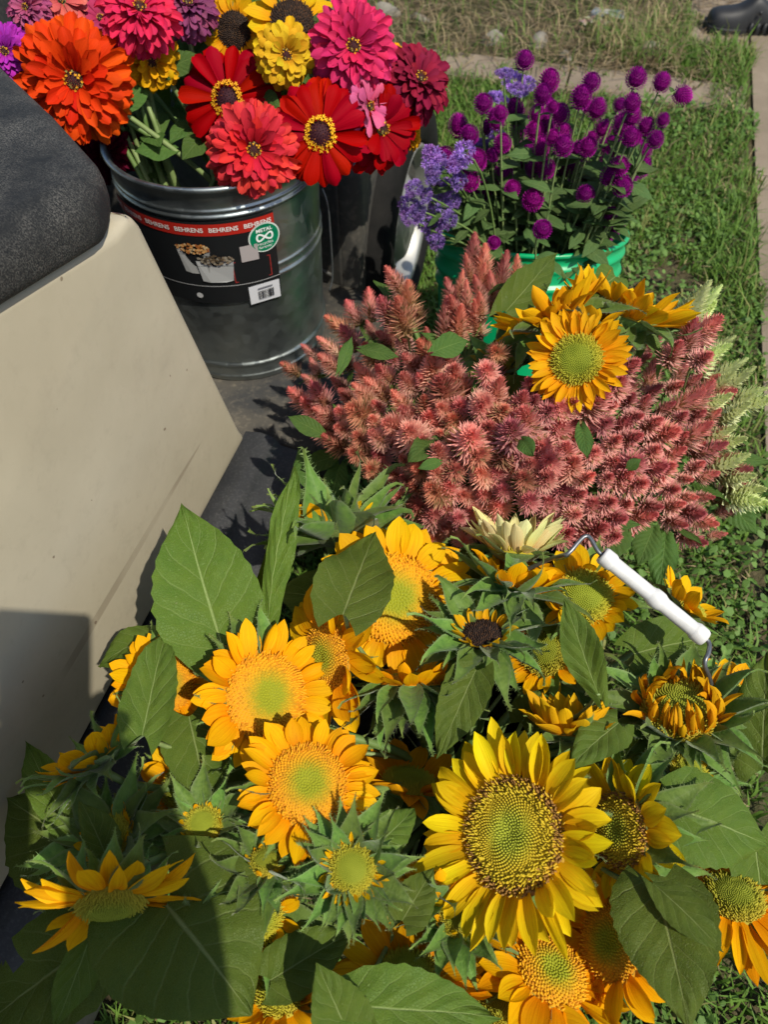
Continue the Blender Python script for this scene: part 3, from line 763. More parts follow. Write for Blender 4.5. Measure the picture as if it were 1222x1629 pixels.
def leaf_mesh(seed, wid, kind='heart', fold=.12, curl=0.0, wave=.02, cord=.10, serr=.02, nx=22, ny=13, holes=False):
    rr = np.random.default_rng(seed)
    u = np.linspace(0, 1, nx)
    if kind == 'heart': prof = [(0, .42), (.06, .74), (.16, .96), (.27, 1), (.42, .93), (.58, .76), (.74, .50), (.88, .22), (.95, .09), (1, .006)]
    elif kind == 'ovate': prof = [(0, .10), (.1, .50), (.25, .88), (.4, 1), (.55, .93), (.7, .70), (.85, .36), (.94, .13), (1, .006)]
    else: prof = [(0, .08), (.12, .45), (.3, .88), (.45, 1), (.62, .86), (.78, .54), (.92, .18), (1, .006)]
    w = np.interp(u, *zip(*prof)); w = np.convolve(np.pad(w, 1, 'edge'), [.2, .6, .2], 'valid'); w[-1] = .006
    w = w * wid * .5
    p1, p2, p3 = rr.uniform(0, 6.28, 3)
    V = []; UV = []
    for i in range(nx):
        sr = [1 + serr * ((i % 2) * 2 - 1) * (0 < i < nx - 1) * rr.uniform(.6, 1.4) + rr.normal(0, serr * .4) for _ in range(2)]
        for j in range(ny):
            v = -1 + 2 * j / (ny - 1); av = abs(v)
            wl = w[i] * (1 + (sr[int(v > 0)] - 1) * av ** 4)
            x = u[i] - cord * av ** 1.6 * (1 - u[i]) ** 4 * 1.6 + .05 * av * u[i] * (1-u[i])
            y = wl * v
            z = fold * av * wl * 1.6 + wave * math.sin(u[i] * 7 + p1 + (p3 if v > 0 else 0)) * av ** 1.5 + wave * .6 * math.sin(u[i] * 13 + p2) * av ** 3
            z += curl * 4 * u[i] * (1 - u[i]) - .2 * wid * av ** 3 * .25
            z += .008 * math.sin((u[i] * 5.5 - av ** .85 * 1.8) * 2 * math.pi + 1.5) * (1 - .6 * av) * math.sin(math.pi * u[i])
            z += .022 * math.sin(5.1 * u[i] + 3.3 * v + p1) * math.sin(2.7 * v - 4.0 * u[i] + p2) * (.3 + av)
            y += .02 * math.sin(u[i] * 4 + p2) * u[i] * (1 - u[i])
            V.append([x, y, z]); UV.append([u[i], (v + 1) / 2])
    f = grid_faces(nx, ny)
    if holes:
        f = [q for q in f if not (q[0] // ny in (9, 10, 11) and q[0] % ny in ((0, 1, 2) if q[0] // ny != 11 else (0,)))]
    return V, f, UV

LEAFN = [0]
def leaf(parent, base, tip, wpx, tilt=(0, 0, 1), kind='heart', roll=0.0, curl=.06, fold=.14, wave=.035, mat=None, to=None, cord=.10, holes=False, name='leaf', nx=22, ny=13, serr=.02, pet=0.0022):
    LEAFN[0] += 1
    base = np.asarray(base); tip = np.asarray(tip)
    X = tip - base; L = np.linalg.norm(X); X = X / L
    mid = (base + tip) / 2
    Zd = facing(mid, tilt)
    w = wpx * mpp(mid) / L
    V, f, UV = leaf_mesh(LEAFN[0], w, kind, fold, curl, wave, cord, serr, nx, ny, holes)
    Mx = frame(base, X, Zd, (L, L, L)) @ Matrix.Rotation(roll, 4, 'X')
    me = mesh(name, V, f, mat or M_leaf, uv=np.array(UV))
    o = ob(name, me, parent, Mx)
    if to is not None:
        Mi = Mx.inverted()
        p3 = np.asarray(to); P = bez(base + X * .004, base - X * .05 * L - np.array([0, 0, .09]), p3 + np.array([0, 0, .03]), p3, 12)
        P = np.array([Mi @ Vector(p) for p in P])
        V, f = tube(P, pet / L, 5)
        ob('petiole', mesh('petiole', V, f, M_stemg), o, Mx)
    return o

def stem(parent, pts, r0, r1, mat=None, sides=7):
    V, f = tube(pts, np.linspace(r0, r1, len(pts)), sides)
    return ob('stem', mesh('stem', V, f, mat or M_stem), parent, Matrix.Identity(4))

# ------------------------------------------------------------------ sunflowers
ORANGE = (.90, .455, .004); LEMON = (.88, .64, .010); GOLD = (.90, .505, .006); CREAM = (.86, .85, .40)
HEAD = {}
def sunflower(key, px, py, z, rd, pl, abc, npet, elev, col, style, label, bract=(14, .9, -10), foot=SB, jit=8, inner=False, y=None, gap=None, group='sunflowers in the near bucket', seed=None, wmul=1.0, brot=0):
    P = atz(px, py, z) if y is None else aty(px, py, y)
    m = mpp(P); r = rd * m; L = pl * m
    Zd = facing(P, abc)
    Xd = np.cross(Zd, [0.2, 0.9, 0.4]); 
    root = thing('sunflower', P, label, 'sunflower', group)
    B = frame(P, Xd, Zd)
    rs = random.Random(seed if seed is not None else int(px * 7 + py))
    big = (style, 0) if (style, 1) not in DISC or rd > 58 else (style, 1)
    me = DISC[big]
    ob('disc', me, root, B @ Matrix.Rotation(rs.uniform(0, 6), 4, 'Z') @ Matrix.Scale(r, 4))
    ob('receptacle', RECEP, root, B @ Matrix.Scale(r, 4))
    ph = rs.uniform(0, 6)
    for i in range(npet):
        lay = i % 2
        th = ph + 2 * math.pi * (i + rs.uniform(-.35, .35)) / npet
        if gap and gap[0] < (math.degrees(th) % 360) < gap[1]: continue
        e = math.radians(elev - (9 if lay else -3) + rs.gauss(0, jit * .8))
        l = L * rs.uniform(.82, 1.12) * (1.0 if not lay else .97)
        pm = rs.choice(RAYS_IN if (inner and rs.random() < .7) else RAYS)
        wd = rs.uniform(.85, 1.2) * wmul * min(1.75, max(.95, (2 * math.pi * r / npet) * 3.05 / (.36 * l)))
        Mx = B @ Matrix.Rotation(th, 4, 'Z') @ Matrix.Translation((r * .93, 0, r * (-.03 - .07 * lay))) @ Matrix.Rotation(-e, 4, 'Y') @ Matrix.Rotation(rs.gauss(0, .22), 4, 'X') @ Matrix.Rotation(rs.gauss(0, .10), 4, 'Z')
        Mx = Mx @ Matrix.Diagonal((l, l * wd, l, 1))
        c = tuple(x * rs.uniform(.9, 1.08) for x in col)
        ob('petal', pm, root, Mx, c)
    nb, bl, be = bract
    for i in range(nb):
        lay = i % 3
        th = ph + 2 * math.pi * (i + rs.uniform(-.3, .3)) / nb
        e = math.radians(be - lay * 18 + rs.gauss(0, 12))
        l = (r + L * .45) * bl * rs.uniform(.7, 1.15)
        Mx = B @ Matrix.Rotation(th, 4, 'Z') @ Matrix.Translation((r * (.95 - .18 * lay), 0, r * (-.14 - .13 * lay))) @ Matrix.Rotation(-e, 4, 'Y') @ Matrix.Rotation(rs.gauss(0, .3), 4, 'X') @ Matrix.Diagonal((l, l * rs.uniform(.85, 1.25), l, 1))
        ob('bract', rs.choice(BRA), root, Mx)
    a = rs.uniform(0, 6.28); q = rs.uniform(.02, .09)
    foot3 = np.asarray(foot) + np.array([q * math.cos(a), q * math.sin(a), .03])
    s0 = P - Zd * r * .62
    d = np.linalg.norm(s0 - foot3)
    rim3 = np.asarray(foot) + np.array([(P[0]-foot[0]) * .33, (P[1]-foot[1]) * .33, .30 + (foot[2] if foot[2] > 0 else 0) * 0])
    pts = np.vstack([bez(s0, s0 - Zd * .03 - np.array([0, 0, .04]), rim3 + np.array([0, 0, .05]), rim3, 10), bez(rim3, rim3 - np.array([0, 0, .08]), foot3 + np.array([0, 0, .1]), foot3, 6)[1:]])
    stem(root, pts, max(.0032, r * .12), .0045)
    HEAD[key] = (root, pts, P, Zd)
    return root
def leafpx(key, b, t_, wpx, to=True, **kw):
    root, pts, P, Zd = HEAD[key]
    return leaf(root, atz(*b), atz(*t_), wpx, to=pts[9] if to else None, **kw)

S = sunflower
S('big', 816, 1327, .470, 88, 97, (-.46, .08, .86), 50, 16, LEMON, 'lemon', 'largest sunflower, lemon yellow with a brown rimmed green disc, facing up', (16, .75, -25), jit=10)
S('gold2', 424, 1108, .455, 70, 60, (.45, .08, .87), 42, 10, ORANGE, 'orange', 'orange sunflower with a domed green centre overlapped by the sunflower below it', (16, .85, -5))
S('gold3', 490, 1247, .478, 64, 58, (.16, .25, .92), 44, 10, ORANGE, 'orange', 'round orange sunflower in front of another, just above the half open green bud', (14, .8, -10))
S('gold4', 628, 952, .430, 72, 66, (.22, .05, .95), 36, 4, GOLD, 'orange', 'upright golden sunflower partly covered by a heart shaped leaf', (14, .8, -10))
S('tilt5', 518, 1045, .440, 52, 72, (-.72, -.12, .62), 24, 2, GOLD, 'orange', 'golden sunflower turned sideways behind the domed orange one', (12, .8, -10), jit=12)
S('hid6', 262, 1088, .425, 46, 46, (.1, .15, .95), 30, 12, ORANGE, 'orange', 'orange sunflower mostly covered by a folded leaf near the beige panel', (12, .9, 0))
S('side7', 152, 1205, .445, 48, 50, (-.62, .72, .05), 24, 42, ORANGE, 'orange', 'half open sunflower seen from behind, leaning against the beige panel', (34, 1.15, 34), jit=6)
S('hid8', 292, 1250, .395, 40, 48, (-.60, .1, .70), 20, 45, ORANGE, 'bud', 'small orange sunflower tucked behind the drooping leaf left of centre', (14, 1.2, 30), inner=False)
S('side9', 176, 1436, .478, 52, 98, (.05, -.93, .34), 28, 2, (.87, .46, .006), 'bud', 'drooping sunflower in shade with long petals pointing left', (16, 1.0, -10), jit=12, gap=None)
S('half10', 408, 1458, .425, 42, 40, (.1, .05, .95), 14, 55, ORANGE, 'bud', 'small sunflower with a fuzzy yellow green disc beside the big rounded leaf', (18, 1.9, 30))
S('shade7b', 172, 1335, .425, 40, 26, (-.45, .35, .55), 14, 60, (.87, .46, .006), 'bud', 'green bud with loose grey green bracts in the shade by the panel', (34, 2.1, 34), jit=10)
S('spiky', 425, 1372, .450, 30, 16, (-.1, .55, .55), 12, 70, GOLD, 'bud', 'closed green bud with long spiky bracts right of the rounded leaf', (30, 2.6, 30), jit=8)
S('bud11', 560, 1382, .478, 38, 28, (.02, .10, .98), 34, 42, GOLD, 'bud', 'half open green bud ringed by short orange petals and spiky bracts', (42, 1.75, 44), jit=6, wmul=.55)
S('dark12', 768, 1008, .462, 33, 30, (.02, .72, .64), 20, 58, (.80, .46, .01), 'dark', 'small flower bud with a black centre and spreading hairy bracts', (36, 2.1, 22), wmul=.8)
S('bud13', 540, 842, .425, 50, 48, (-.12, .93, -.15), 18, 62, GOLD, 'bud', 'green bud with upright spiky bracts below the coral celosia', (46, 1.7, 50), jit=5)
S('cream14', 820, 872, .450, 42, 66, (.10, .97, .10), 36, 54, CREAM, 'bud', 'cream white sunflower seen from behind below the celosia', (12, .9, 10))
S('back14', 820, 925, .452, 46, 48, (.25, .82, .15), 22, 48, ORANGE, 'orange', 'orange sunflower seen from the back in front of the cream one', (36, 1.45, 25))
S('open15', 930, 948, .440, 44, 42, (.12, .22, .94), 24, 26, GOLD, 'bud', 'ragged orange sunflower with a green disc, left of the white grip', (16, 1.1, 5), jit=22)
S('side16', 1092, 962, .395, 34, 42, (.62, .62, .1), 20, 40, GOLD, 'bud', 'orange sunflower turned away behind the white grip', (14, 1.2, 15))
S('shag17', 1082, 1128, .435, 58, 66, (.12, .62, .75), 46, 78, (.80, .42, .01), 'bud', 'shaggy opening sunflower with curled petals below the wire handle', (40, 1.2, 36), jit=20, inner=True, wmul=.55)
S('side18', 904, 1160, .435, 36, 64, (.05, .90, .18), 30, 46, (.80, .47, .01), 'lemon', 'yellow sunflower seen from the side above the largest one', (12, 1.0, 30))
S('lemon19', 985, 1320, .435, 58, 62, (-.70, .02, .68), 26, 8, LEMON, 'lemon', 'lemon sunflower in profile with a shaded disc right of the largest', (30, 1.25, -10), jit=14)
S('low20', 972, 1500, .405, 55, 66, (-.50, .15, .82), 28, 5, ORANGE, 'orange', 'deep orange sunflower under the drooping oval leaf at lower right', (12, .8, -10))
S('low21', 880, 1545, .400, 58, 80, (.42, .48, .72), 28, 0, ORANGE, 'orange', 'orange sunflower tilted under the bottom petals of the largest one', (12, .8, -10))
S('right22', 1168, 1428, .385, 46, 92, (.20, .66, .68), 36, -8, ORANGE, 'bud', 'orange sunflower at the right edge of the bucket with drooping petals', (12, .8, -15))
S('low23', 650, 1555, .405, 50, 84, (.05, .62, .72), 24, 6, (.88, .46, .006), 'bud', 'orange sunflower low at the front behind the pointed leaf', (14, .8, -10))
S('low23b', 800, 1600, .390, 48, 90, (-.05, .72, .62), 24, 0, (.88, .46, .006), 'bud', 'orange sunflower cut by the bottom of the photo under the low leaves', (12, .8, -10))
S('low24', 450, 1572, .405, 44, 50, (-.25, .45, .8), 24, 22, ORANGE, 'bud', 'small orange sunflower between the rounded leaf and the pointed leaf', (14, 1.0, 0))
S('deep25', 650, 1245, .330, 42, 58, (.1, .85, .4), 22, 25, (.80, .36, .008), 'bud', 'shaded sunflower deep in the gap between the bright heads', (14, 1.0, 5))
S('side26', 655, 1083, .428, 52, 50, (.0, .90, .05), 26, 35, ORANGE, 'orange', 'orange sunflower facing away with green bracts hanging over its stem', (36, 1.35, -20))
S('small27', 690, 1412, .415, 36, 44, (-.25, .80, .35), 20, 52, ORANGE, 'bud', 'small closed orange sunflower left of the largest one', (20, 1.3, 30))
S('shade28', 868, 1035, .375, 40, 46, (-.3, .2, .9), 22, 15, ORANGE, 'bud', 'half hidden orange sunflower behind the upright pointed leaf', (14, 1.0, 0))
S('right29', 1155, 1112, .365, 36, 44, (.35, .4, .8), 20, 20, ORANGE, 'bud', 'orange sunflower half hidden under the end of the wire handle', (14, 1.1, 0))
S('green8', 322, 1312, .432, 30, 16, (-.15, .35, .8), 12, 68, GOLD, 'bud', 'bright green bud below the small tucked sunflower, above the rounded leaf', (30, 2.1, 36), jit=8)
S('green27', 728, 1462, .412, 30, 18, (.1, .45, .7), 12, 66, GOLD, 'bud', 'closed green bud low in the shade beneath the largest sunflower', (30, 2.1, 30), jit=8)
S('green19', 1098, 1232, .430, 32, 18, (.45, .35, .6), 12, 66, GOLD, 'bud', 'green bud with spreading bracts below the shaggy sunflower at the right', (30, 2.2, 26), jit=8)
g2 = 'sunflowers among the celosia'
S('cel30', 918, 572, .585, 40, 46, (-.08, .12, .98), 60, 18, (.88, .46, .008), 'bud', 'single open yellow sunflower rising out of the coral celosia', (14, .8, -10), foot=CB, group=g2, jit=12)
S('cel31', 880, 507, .565, 50, 64, (-.45, .86, .0), 42, 40, (.90, .50, .008), 'bud', 'golden sunflower seen from behind below the green bucket rim', (22, 1.1, 0), foot=CB, group=g2)
S('cel32', 1000, 502, .550, 52, 70, (.30, .93, .0), 44, 36, (.90, .50, .008), 'bud', 'rightmost golden sunflower behind the coral celosia, turned away', (20, 1.1, 0), foot=CB, group=g2)
S('cel33', 925, 520, .575, 30, 50, (.05, .95, .1), 18, 42, (.80, .42, .008), 'bud', 'small golden sunflower head turned up behind the open yellow one', (14, 1.1, 10), foot=CB, group=g2)
S('cel34', 800, 575, .500, 34, 30, (-.2, .75, .5), 16, 60, (.40, .30, .03), 'bud', 'dark unopened sunflower bud in the gap between the celosia', (26, 1.5, 40), foot=CB, group=g2)
g3 = 'sunflowers in the metal bucket'
ZF = ZB + np.array([0.02, 0, 0.0])
S('z33', 372, 48, .6, 27, 27, (-.25, .12, .95), 26, 8, (.78, .42, .008), 'dark', 'small dark centred sunflower at the back of the metal bucket', (10, .9, 0), foot=ZF, y=1.06, group=g3)
S('z34', 466, 34, .6, 36, 42, (.10, .55, .82), 24, 10, (.82, .52, .01), 'dark', 'bright yellow sunflower with a dark disc left of the pink zinnia', (10, .9, 0), foot=ZF, y=1.05, group=g3)

# big leaves that show in the photograph, each on the stem of a flower
leafpx('hid6', (352, 1025, .455), (288, 800, .500), 168, tilt=(-.05, .1, 1), curl=.04, fold=.16, kind='heart', wave=.02)
leafpx('bud13', (425, 990, .44), (467, 742, .505), 62, tilt=(.55, .05, .8), kind='lance', fold=.35, curl=-.03)
leafpx('bud13', (408, 960, .40), (448, 790, .45), 70, tilt=(.75, .1, .6), kind='ovate', fold=.2)
leafpx('gold4', (546, 978, .500), (598, 846, .475), 122, tilt=(-.1, .1, 1), curl=.05, fold=.10, kind='heart')
leafpx('hid6', (226, 1170, .475), (266, 1000, .468), 84, tilt=(-.15, .0, 1), fold=.30, curl=.04, kind='heart')
leafpx('hid6', (258, 1005, .42), (155, 1060, .40), 66, tilt=(-.3, .5, .8), fold=.12, kind='ovate')
leafpx('gold2', (300, 1140, .43), (332, 1298, .42), 112, tilt=(.15, .1, 1), fold=.12, kind='heart', curl=.03)
leafpx('half10', (264, 1440, .462), (400, 1614, .465), 275, tilt=(.0, .15, 1), fold=.08, curl=.05, kind='heart', wave=.03, cord=.30, nx=28, serr=.012)
leafpx('side9', (158, 1490, .38), (-60, 1660, .33), 170, tilt=(-.15, .1, 1), fold=.10, curl=.03, kind='heart', holes=True)
leafpx('side9', (150, 1466, .40), (85, 1640, .37), 66, tilt=(.2, .0, 1), fold=.25, kind='ovate')
leafpx('side7', (140, 1360, .36), (10, 1270, .36), 175, tilt=(-.1, .1, 1), fold=.10, kind='heart')
leafpx('side7', (132, 1352, .415), (40, 1180, .40), 62, tilt=(-.3, .3, .9), fold=.30, kind='ovate')
leafpx('side7', (172, 1372, .44), (128, 1275, .47), 62, tilt=(.2, .2, .9), fold=.30, kind='ovate')
leafpx('dark12', (955, 1110, .475), (898, 952, .505), 66, tilt=(-.15, .05, 1), fold=.15, kind='lance', curl=.05)
leafpx('dark12', (758, 1066, .475), (694, 1208, .450), 78, tilt=(-.05, .1, 1), fold=.2, kind='heart', curl=.05)
leafpx('side18', (985, 1150, .46), (905, 1222, .465), 74, tilt=(.0, .25, 1), fold=.12, kind='heart', curl=.05)
leafpx('lemon19', (1068, 1285, .46), (1225, 1345, .44), 150, tilt=(.25, .15, .9), fold=.12, kind='heart', curl=.06)
leafpx('lemon19', (1045, 1405, .47), (1098, 1640, .475), 168, tilt=(.1, .05, 1), fold=.14, kind='heart', curl=.05, nx=28)
leafpx('lemon19', (1040, 1405, .482), (1152, 1515, .485), 66, tilt=(.2, .1, 1), fold=.22, kind='ovate')
leafpx('right29', (1215, 1225, .43), (1222, 1035, .46), 105, tilt=(-.2, .1, 1), fold=.2, kind='heart', curl=.06)
leafpx('right22', (1200, 1330, .39), (1215, 1480, .36), 100, tilt=(.3, .1, .9), fold=.15, kind='heart')
leafpx('low24', (560, 1655, .47), (503, 1532, .492), 100, tilt=(-.1, .1, 1), fold=.22, kind='heart', curl=.03)
leafpx('low23', (560, 1600, .475), (800, 1620, .455), 120, tilt=(.1, .15, 1), fold=.12, kind='heart', curl=.05)
leafpx('bud11', (600, 1345, .46), (660, 1285, .43), 62, tilt=(.3, .2, .9), fold=.15, kind='heart')
leafpx('bud11', (640, 1465, .45), (690, 1380, .45), 70, tilt=(.3, .3, .9), fold=.2, kind='heart')
leafpx('half10', (395, 1385, .45), (470, 1400, .445), 70, tilt=(.1, .3, .9), fold=.2, kind='ovate')
leafpx('open15', (1010, 1040, .42), (1145, 1010, .40), 90, tilt=(.2, .2, .9), fold=.2, kind='heart')
leafpx('low24', (430, 1560, .43), (565, 1480, .42), 92, tilt=(.0, .1, 1), fold=.15, kind='heart')
leafpx('back14', (760, 950, .40), (735, 868, .41), 55, tilt=(-.4, .3, .8), fold=.2, kind='ovate')
leafpx('back14', (860, 1000, .41), (880, 900, .42), 75, tilt=(.2, .2, .9), fold=.2, kind='heart')
leafpx('side18', (830, 1150, .39), (865, 1095, .41), 55, tilt=(.1, .2, .9), fold=.2, kind='heart')
# lower leaves on the stems, filling the shaded gaps
for i, key in enumerate(['big', 'gold4', 'shag17', 'low20', 'low21', 'open15', 'low23', 'right29', 'hid8', 'side7', 'bud13']):
    root, pts, P, Zd = HEAD[key]
    for k in range(1 + (key in ('low20', 'low21', 'shag17'))):
        b = pts[3 + 2 * k] + np.array([0, 0, -.005]); a = R(0, 6.28); l = R(.07, .11)
        tp = b + np.array([l * math.cos(a), l * math.sin(a), -R(.0, .05)])
        if (tp - A0) @ N < .13: tp = b - (tp - b) * np.array([1, 1, -1])
        leaf(root, b, tp, l / mpp(b) * .75, tilt=(R(-.3, .3), R(0, .5), 1), kind=random.choice(['heart', 'ovate']), fold=.15, curl=.05, nx=14, ny=9)

# ------------------------------------------------------------------ zinnias
def zcentre(kind, n, seed):
    rr = np.random.default_rng(seed); V = []; Fc = []; C = []
    brown = np.array((.034, .005, .010)); yel = np.array((.80, .42, .012)); gr = np.array((.22, .20, .05)); org = np.array((.45, .12, .02))
    nr = 7
    for i in range(nr):
        a = i / (nr - 1)
        for j in range(20):
            t_ = 2 * math.pi * j / 20
            V.append([a * math.cos(t_), a * math.sin(t_), .45 * (1 - a * a)]); C.append(brown)
    Fc += [[i*20+j, (i+1)*20+j, (i+1)*20+(j+1) % 20, i*20+(j+1) % 20] for i in range(nr-1) for j in range(20)]
    def spike(p, n_, l, s, c):
        t1 = np.cross(n_, [.3, .8, .5]); t1 /= np.linalg.norm(t1); t2 = np.cross(n_, t1); b = len(V)
        for k in range(3):
            a = 2.094 * k; V.append(p + s * (math.cos(a) * t1 + math.sin(a) * t2)); C.append(c * .7)
        V.append(p + n_ * l); C.append(c)
        Fc.extend([[b, b+1, b+3], [b+1, b+2, b+3], [b+2, b, b+3]])
    for k in range(n):
        a = math.sqrt((k + .5) / n); t_ = k * 2.39996
        p = np.array([a * math.cos(t_), a * math.sin(t_), .45 * (1 - a * a)]); n_ = np.array([p[0] * .9, p[1] * .9, .8]); n_ /= np.linalg.norm(n_)
        spike(p, n_, .16 + .1 * rr.random(), .05, (brown * 1.6 if rr.random() < .8 else org) if kind == 'ring' else (org if rr.random() < .5 else gr))
    m_ = 36 if kind == 'ring' else 15
    for k in range(m_):                        # florets: five-pointed yellow stars on short tubes
        t_ = 2 * math.pi * (k + rr.uniform(-.3, .3)) / m_
        a = 1.0 + (.16 if k % 2 else -.10) + rr.normal(0, .05) if kind == 'ring' else rr.uniform(.45, 1.0)
        c0 = np.array([a * math.cos(t_), a * math.sin(t_), .12 + (.55 * (1 - min(a, 1) ** 2))]); 
        up = np.array([math.cos(t_) * .55, math.sin(t_) * .55, .83]); cc = yel if (kind == 'ring' or rr.random() < .55) else gr * 1.5
        tip = c0 + up * rr.uniform(.22, .36)
        spike(c0, up, .34, .07, cc * .9)
        for q in range(5):
            b_ = 2 * math.pi * q / 5 + rr.uniform(0, 1); t1 = np.cross(up, [.2, .1, .9]); t1 /= np.linalg.norm(t1) + 1e-9; t2 = np.cross(up, t1)
            d = math.cos(b_) * t1 + math.sin(b_) * t2; e = -math.sin(b_) * t1 + math.cos(b_) * t2; b = len(V)
            V.extend([tip - up * .03, tip + d * .10 + e * .055, tip + d * .22 + up * .05, tip + d * .10 - e * .055]); C.extend([cc * .9, cc, cc, cc]); Fc.append([b, b+1, b+2, b+3])
    return mesh('centre', V, Fc, M_disc, col=np.array(C), smooth=False)
ZC = {k: zcentre(k, 70, i) for i, k in enumerate(['ring', 'cone'])}
ZFOOT = ZB + np.array([0.0, 0.0, 0.03])
def zinnia(px, py, y, Rp, abc, kind, col, label, col_in=None, seed=0, foot=None, rings=6):
    P = aty(px, py, y); m = mpp(P); Rr = Rp * m
    Zd = facing(P, abc); Xd = np.cross(Zd, [.2, .9, .4])
    root = thing('zinnia', P, label, 'zinnia', 'zinnias in the metal bucket'); B = frame(P, Xd, Zd)
    rs = random.Random(int(px * 3 + py)); rc = Rr * (.27 if kind == 'single' else .20)
    ob('centre', ZC['ring' if kind == 'single' else 'cone'], root, B @ Matrix.Translation((0, 0, Rr * (.02 if kind == 'single' else .10))) @ Matrix.Scale(rc * (.85 if kind == 'single' else .62), 4))
    V, f = lathe([(.02, -.22), (.12, -.20), (.20, -.10), (.22, .02), (.02, .04)], 14)
    ob('calyx', mesh('calyx', V, f, M_stem), root, B @ Matrix.Scale(Rr, 4))
    if kind == 'single': RI = [(1.0, 15, -18, -.06), (.98, 15, -6, -.02), (.92, 13, 6, .02)]
    elif kind == 'semi': RI = [(1.0, 17, -22, -.08), (.95, 16, -6, -.03), (.85, 14, 10, .0), (.68, 10, 26, .05)]
    elif kind == 'globe': RI = [(1.0, 18, -75, -.12), (1.0, 18, -50, -.08), (.98, 17, -28, -.04), (.92, 16, -8, .0), (.8, 14, 10, .04), (.65, 12, 28, .08), (.5, 9, 45, .10)]
    else: RI = [(1.0, 21, -40, -.12), (1.0, 21, -27, -.09), (.97, 20, -14, -.06), (.92, 19, -2, -.02), (.84, 17, 10, .01), (.72, 15, 22, .04), (.58, 12, 36, .07), (.42, 9, 50, .09)]
    for q, (l0, n, e0, z0) in enumerate(RI):
        n = int(round(n * (1.35 if kind in ('double', 'globe') else 1.12)))
        ph = rs.uniform(0, 6)
        for i in range(n):
            th = ph + 2 * math.pi * (i + rs.uniform(-.2, .2)) / n
            l = (Rr - rc * .6) * l0 * rs.uniform(.92, 1.06) * (1.0 if kind != 'globe' else .9)
            e = math.radians(e0 + rs.gauss(0, 5 if kind == 'single' else 8))
            wd = rs.uniform(.85, 1.12) * max(.5, min(1.5, 2 * math.pi * Rr * l0 / n * (.80 if kind == 'single' else .98) / (.4 * l)))
            Mx = B @ Matrix.Rotation(th, 4, 'Z') @ Matrix.Translation((rc * .7, 0, Rr * z0)) @ Matrix.Rotation(-e, 4, 'Y') @ Matrix.Rotation(rs.gauss(0, .12), 4, 'X') @ Matrix.Diagonal((l, l * wd, l, 1))
            f_ = q / max(1, len(RI) - 1); ci = col_in or col
            c = tuple((a * (1 - f_) + b * f_) * rs.uniform(.88, 1.1) for a, b in zip(col, ci))
            ob('petal', rs.choice(ZINI if e0 > 30 else ZIN), root, Mx, c)
    a = rs.uniform(0, 6.28); rim = aty(318, 288, 1.0) + np.array([.045 * math.cos(a), .04 * math.sin(a), 0])
    rim[0] += .15 * (P[0] - ZB[0]); ft = ZB + np.array([.08 * math.cos(a + 2.6), .08 * math.sin(a + 2.6), .02])
    s0 = P - Zd * Rr * .2
    pts = np.vstack([bez(s0, s0 - Zd * .05, rim + (P - rim) * np.array([.25, .25, .35]), rim, 11), bez(rim, rim - (P - rim) * .3, ft + np.array([0, 0, .1]), ft, 7)[1:]])
    stem(root, pts, .0032, .0038, rs.choice([M_stem, M_stem, M_stemg]), 6)
    for k in (4, 7):
        b = pts[k]; a = rs.uniform(0, 6.28); tp = b + np.array([.05 * math.cos(a), .05 * math.sin(a), rs.uniform(-.02, .03)])
        leaf(root, b, tp, 40, tilt=(rs.uniform(-.5, .5), .4, .8), kind='ovate', mat=M_leafs, nx=10, ny=7)
    return root
RED = (.34, .0, .004); CORAL = (.76, .070, .055); PINK = (.74, .045, .17); ORR = (.72, .075, .006); HOT = (.68, .030, .10); YEL = (.74, .36, .006); MAR = (.20, .003, .030); MAG = (.45, .035, .46); DUSK = (.26, .06, .15)
Zi = zinnia
Zi(118, 128, .935, 100, (-.12, .05, .98), 'double', (.76, .10, .006), 'large orange red zinnia leaning over the black seat cushion', (.66, .03, .005))
Zi(222, 14, 1.00, 70, (.12, .62, .75), 'double', HOT, 'hot pink zinnia at the top above a yellow one', HOT)
Zi(240, 96, 1.01, 62, (.25, -.25, .85), 'globe', (.66, .33, .006), 'round yellow zinnia half shaded under the hot pink bloom', None)
Zi(8, 82, .96, 48, (-.2, .2, .95), 'double', MAG, 'purple magenta zinnia at the left edge behind the seat cushion')
Zi(42, 12, 1.03, 40, (-.5, .3, .75), 'double', (.42, .09, .20), 'dusty mauve zinnia in the top left corner')
Zi(98, 2, 1.06, 44, (.0, .6, .75), 'semi', (.66, .14, .12), 'peach pink zinnia at the top edge behind the orange one')
Zi(160, 30, 1.08, 40, (.0, .5, .8), 'semi', (.45, .05, .13), 'dull rose zinnia between the orange and hot pink blooms')
Zi(298, 6, 1.05, 54, (.10, .55, .70), 'double', DUSK, 'faded plum zinnia at the top edge left of the sunflowers')
Zi(362, 158, 1.00, 82, (-.15, .12, .97), 'single', RED, 'dark red zinnia with a yellow ring, left of two such flowers')
Zi(403, 238, .895, 80, (.12, .05, .98), 'double', CORAL, 'coral pink zinnia hanging over the metal bucket rim', (.62, .020, .035))
Zi(509, 213, .925, 82, (.02, .05, 1), 'single', (.42, .0, .003), 'bright red zinnia with a yellow ring round its dark centre, facing front', (.36, .0, .003))
Zi(562, 74, 1.00, 78, (.08, .22, .96), 'double', PINK, 'bright pink zinnia with a greenish centre at upper right of the bouquet', (.62, .025, .11))
Zi(586, 168, .97, 52, (.75, .05, .62), 'semi', (.66, .12, .26), 'pale pink zinnia seen edge on between the red and bright pink ones')
Zi(606, 204, .975, 74, (.48, .05, .86), 'semi', (.34, .002, .005), 'red zinnia turned right behind the front red one', (.30, .0, .005))
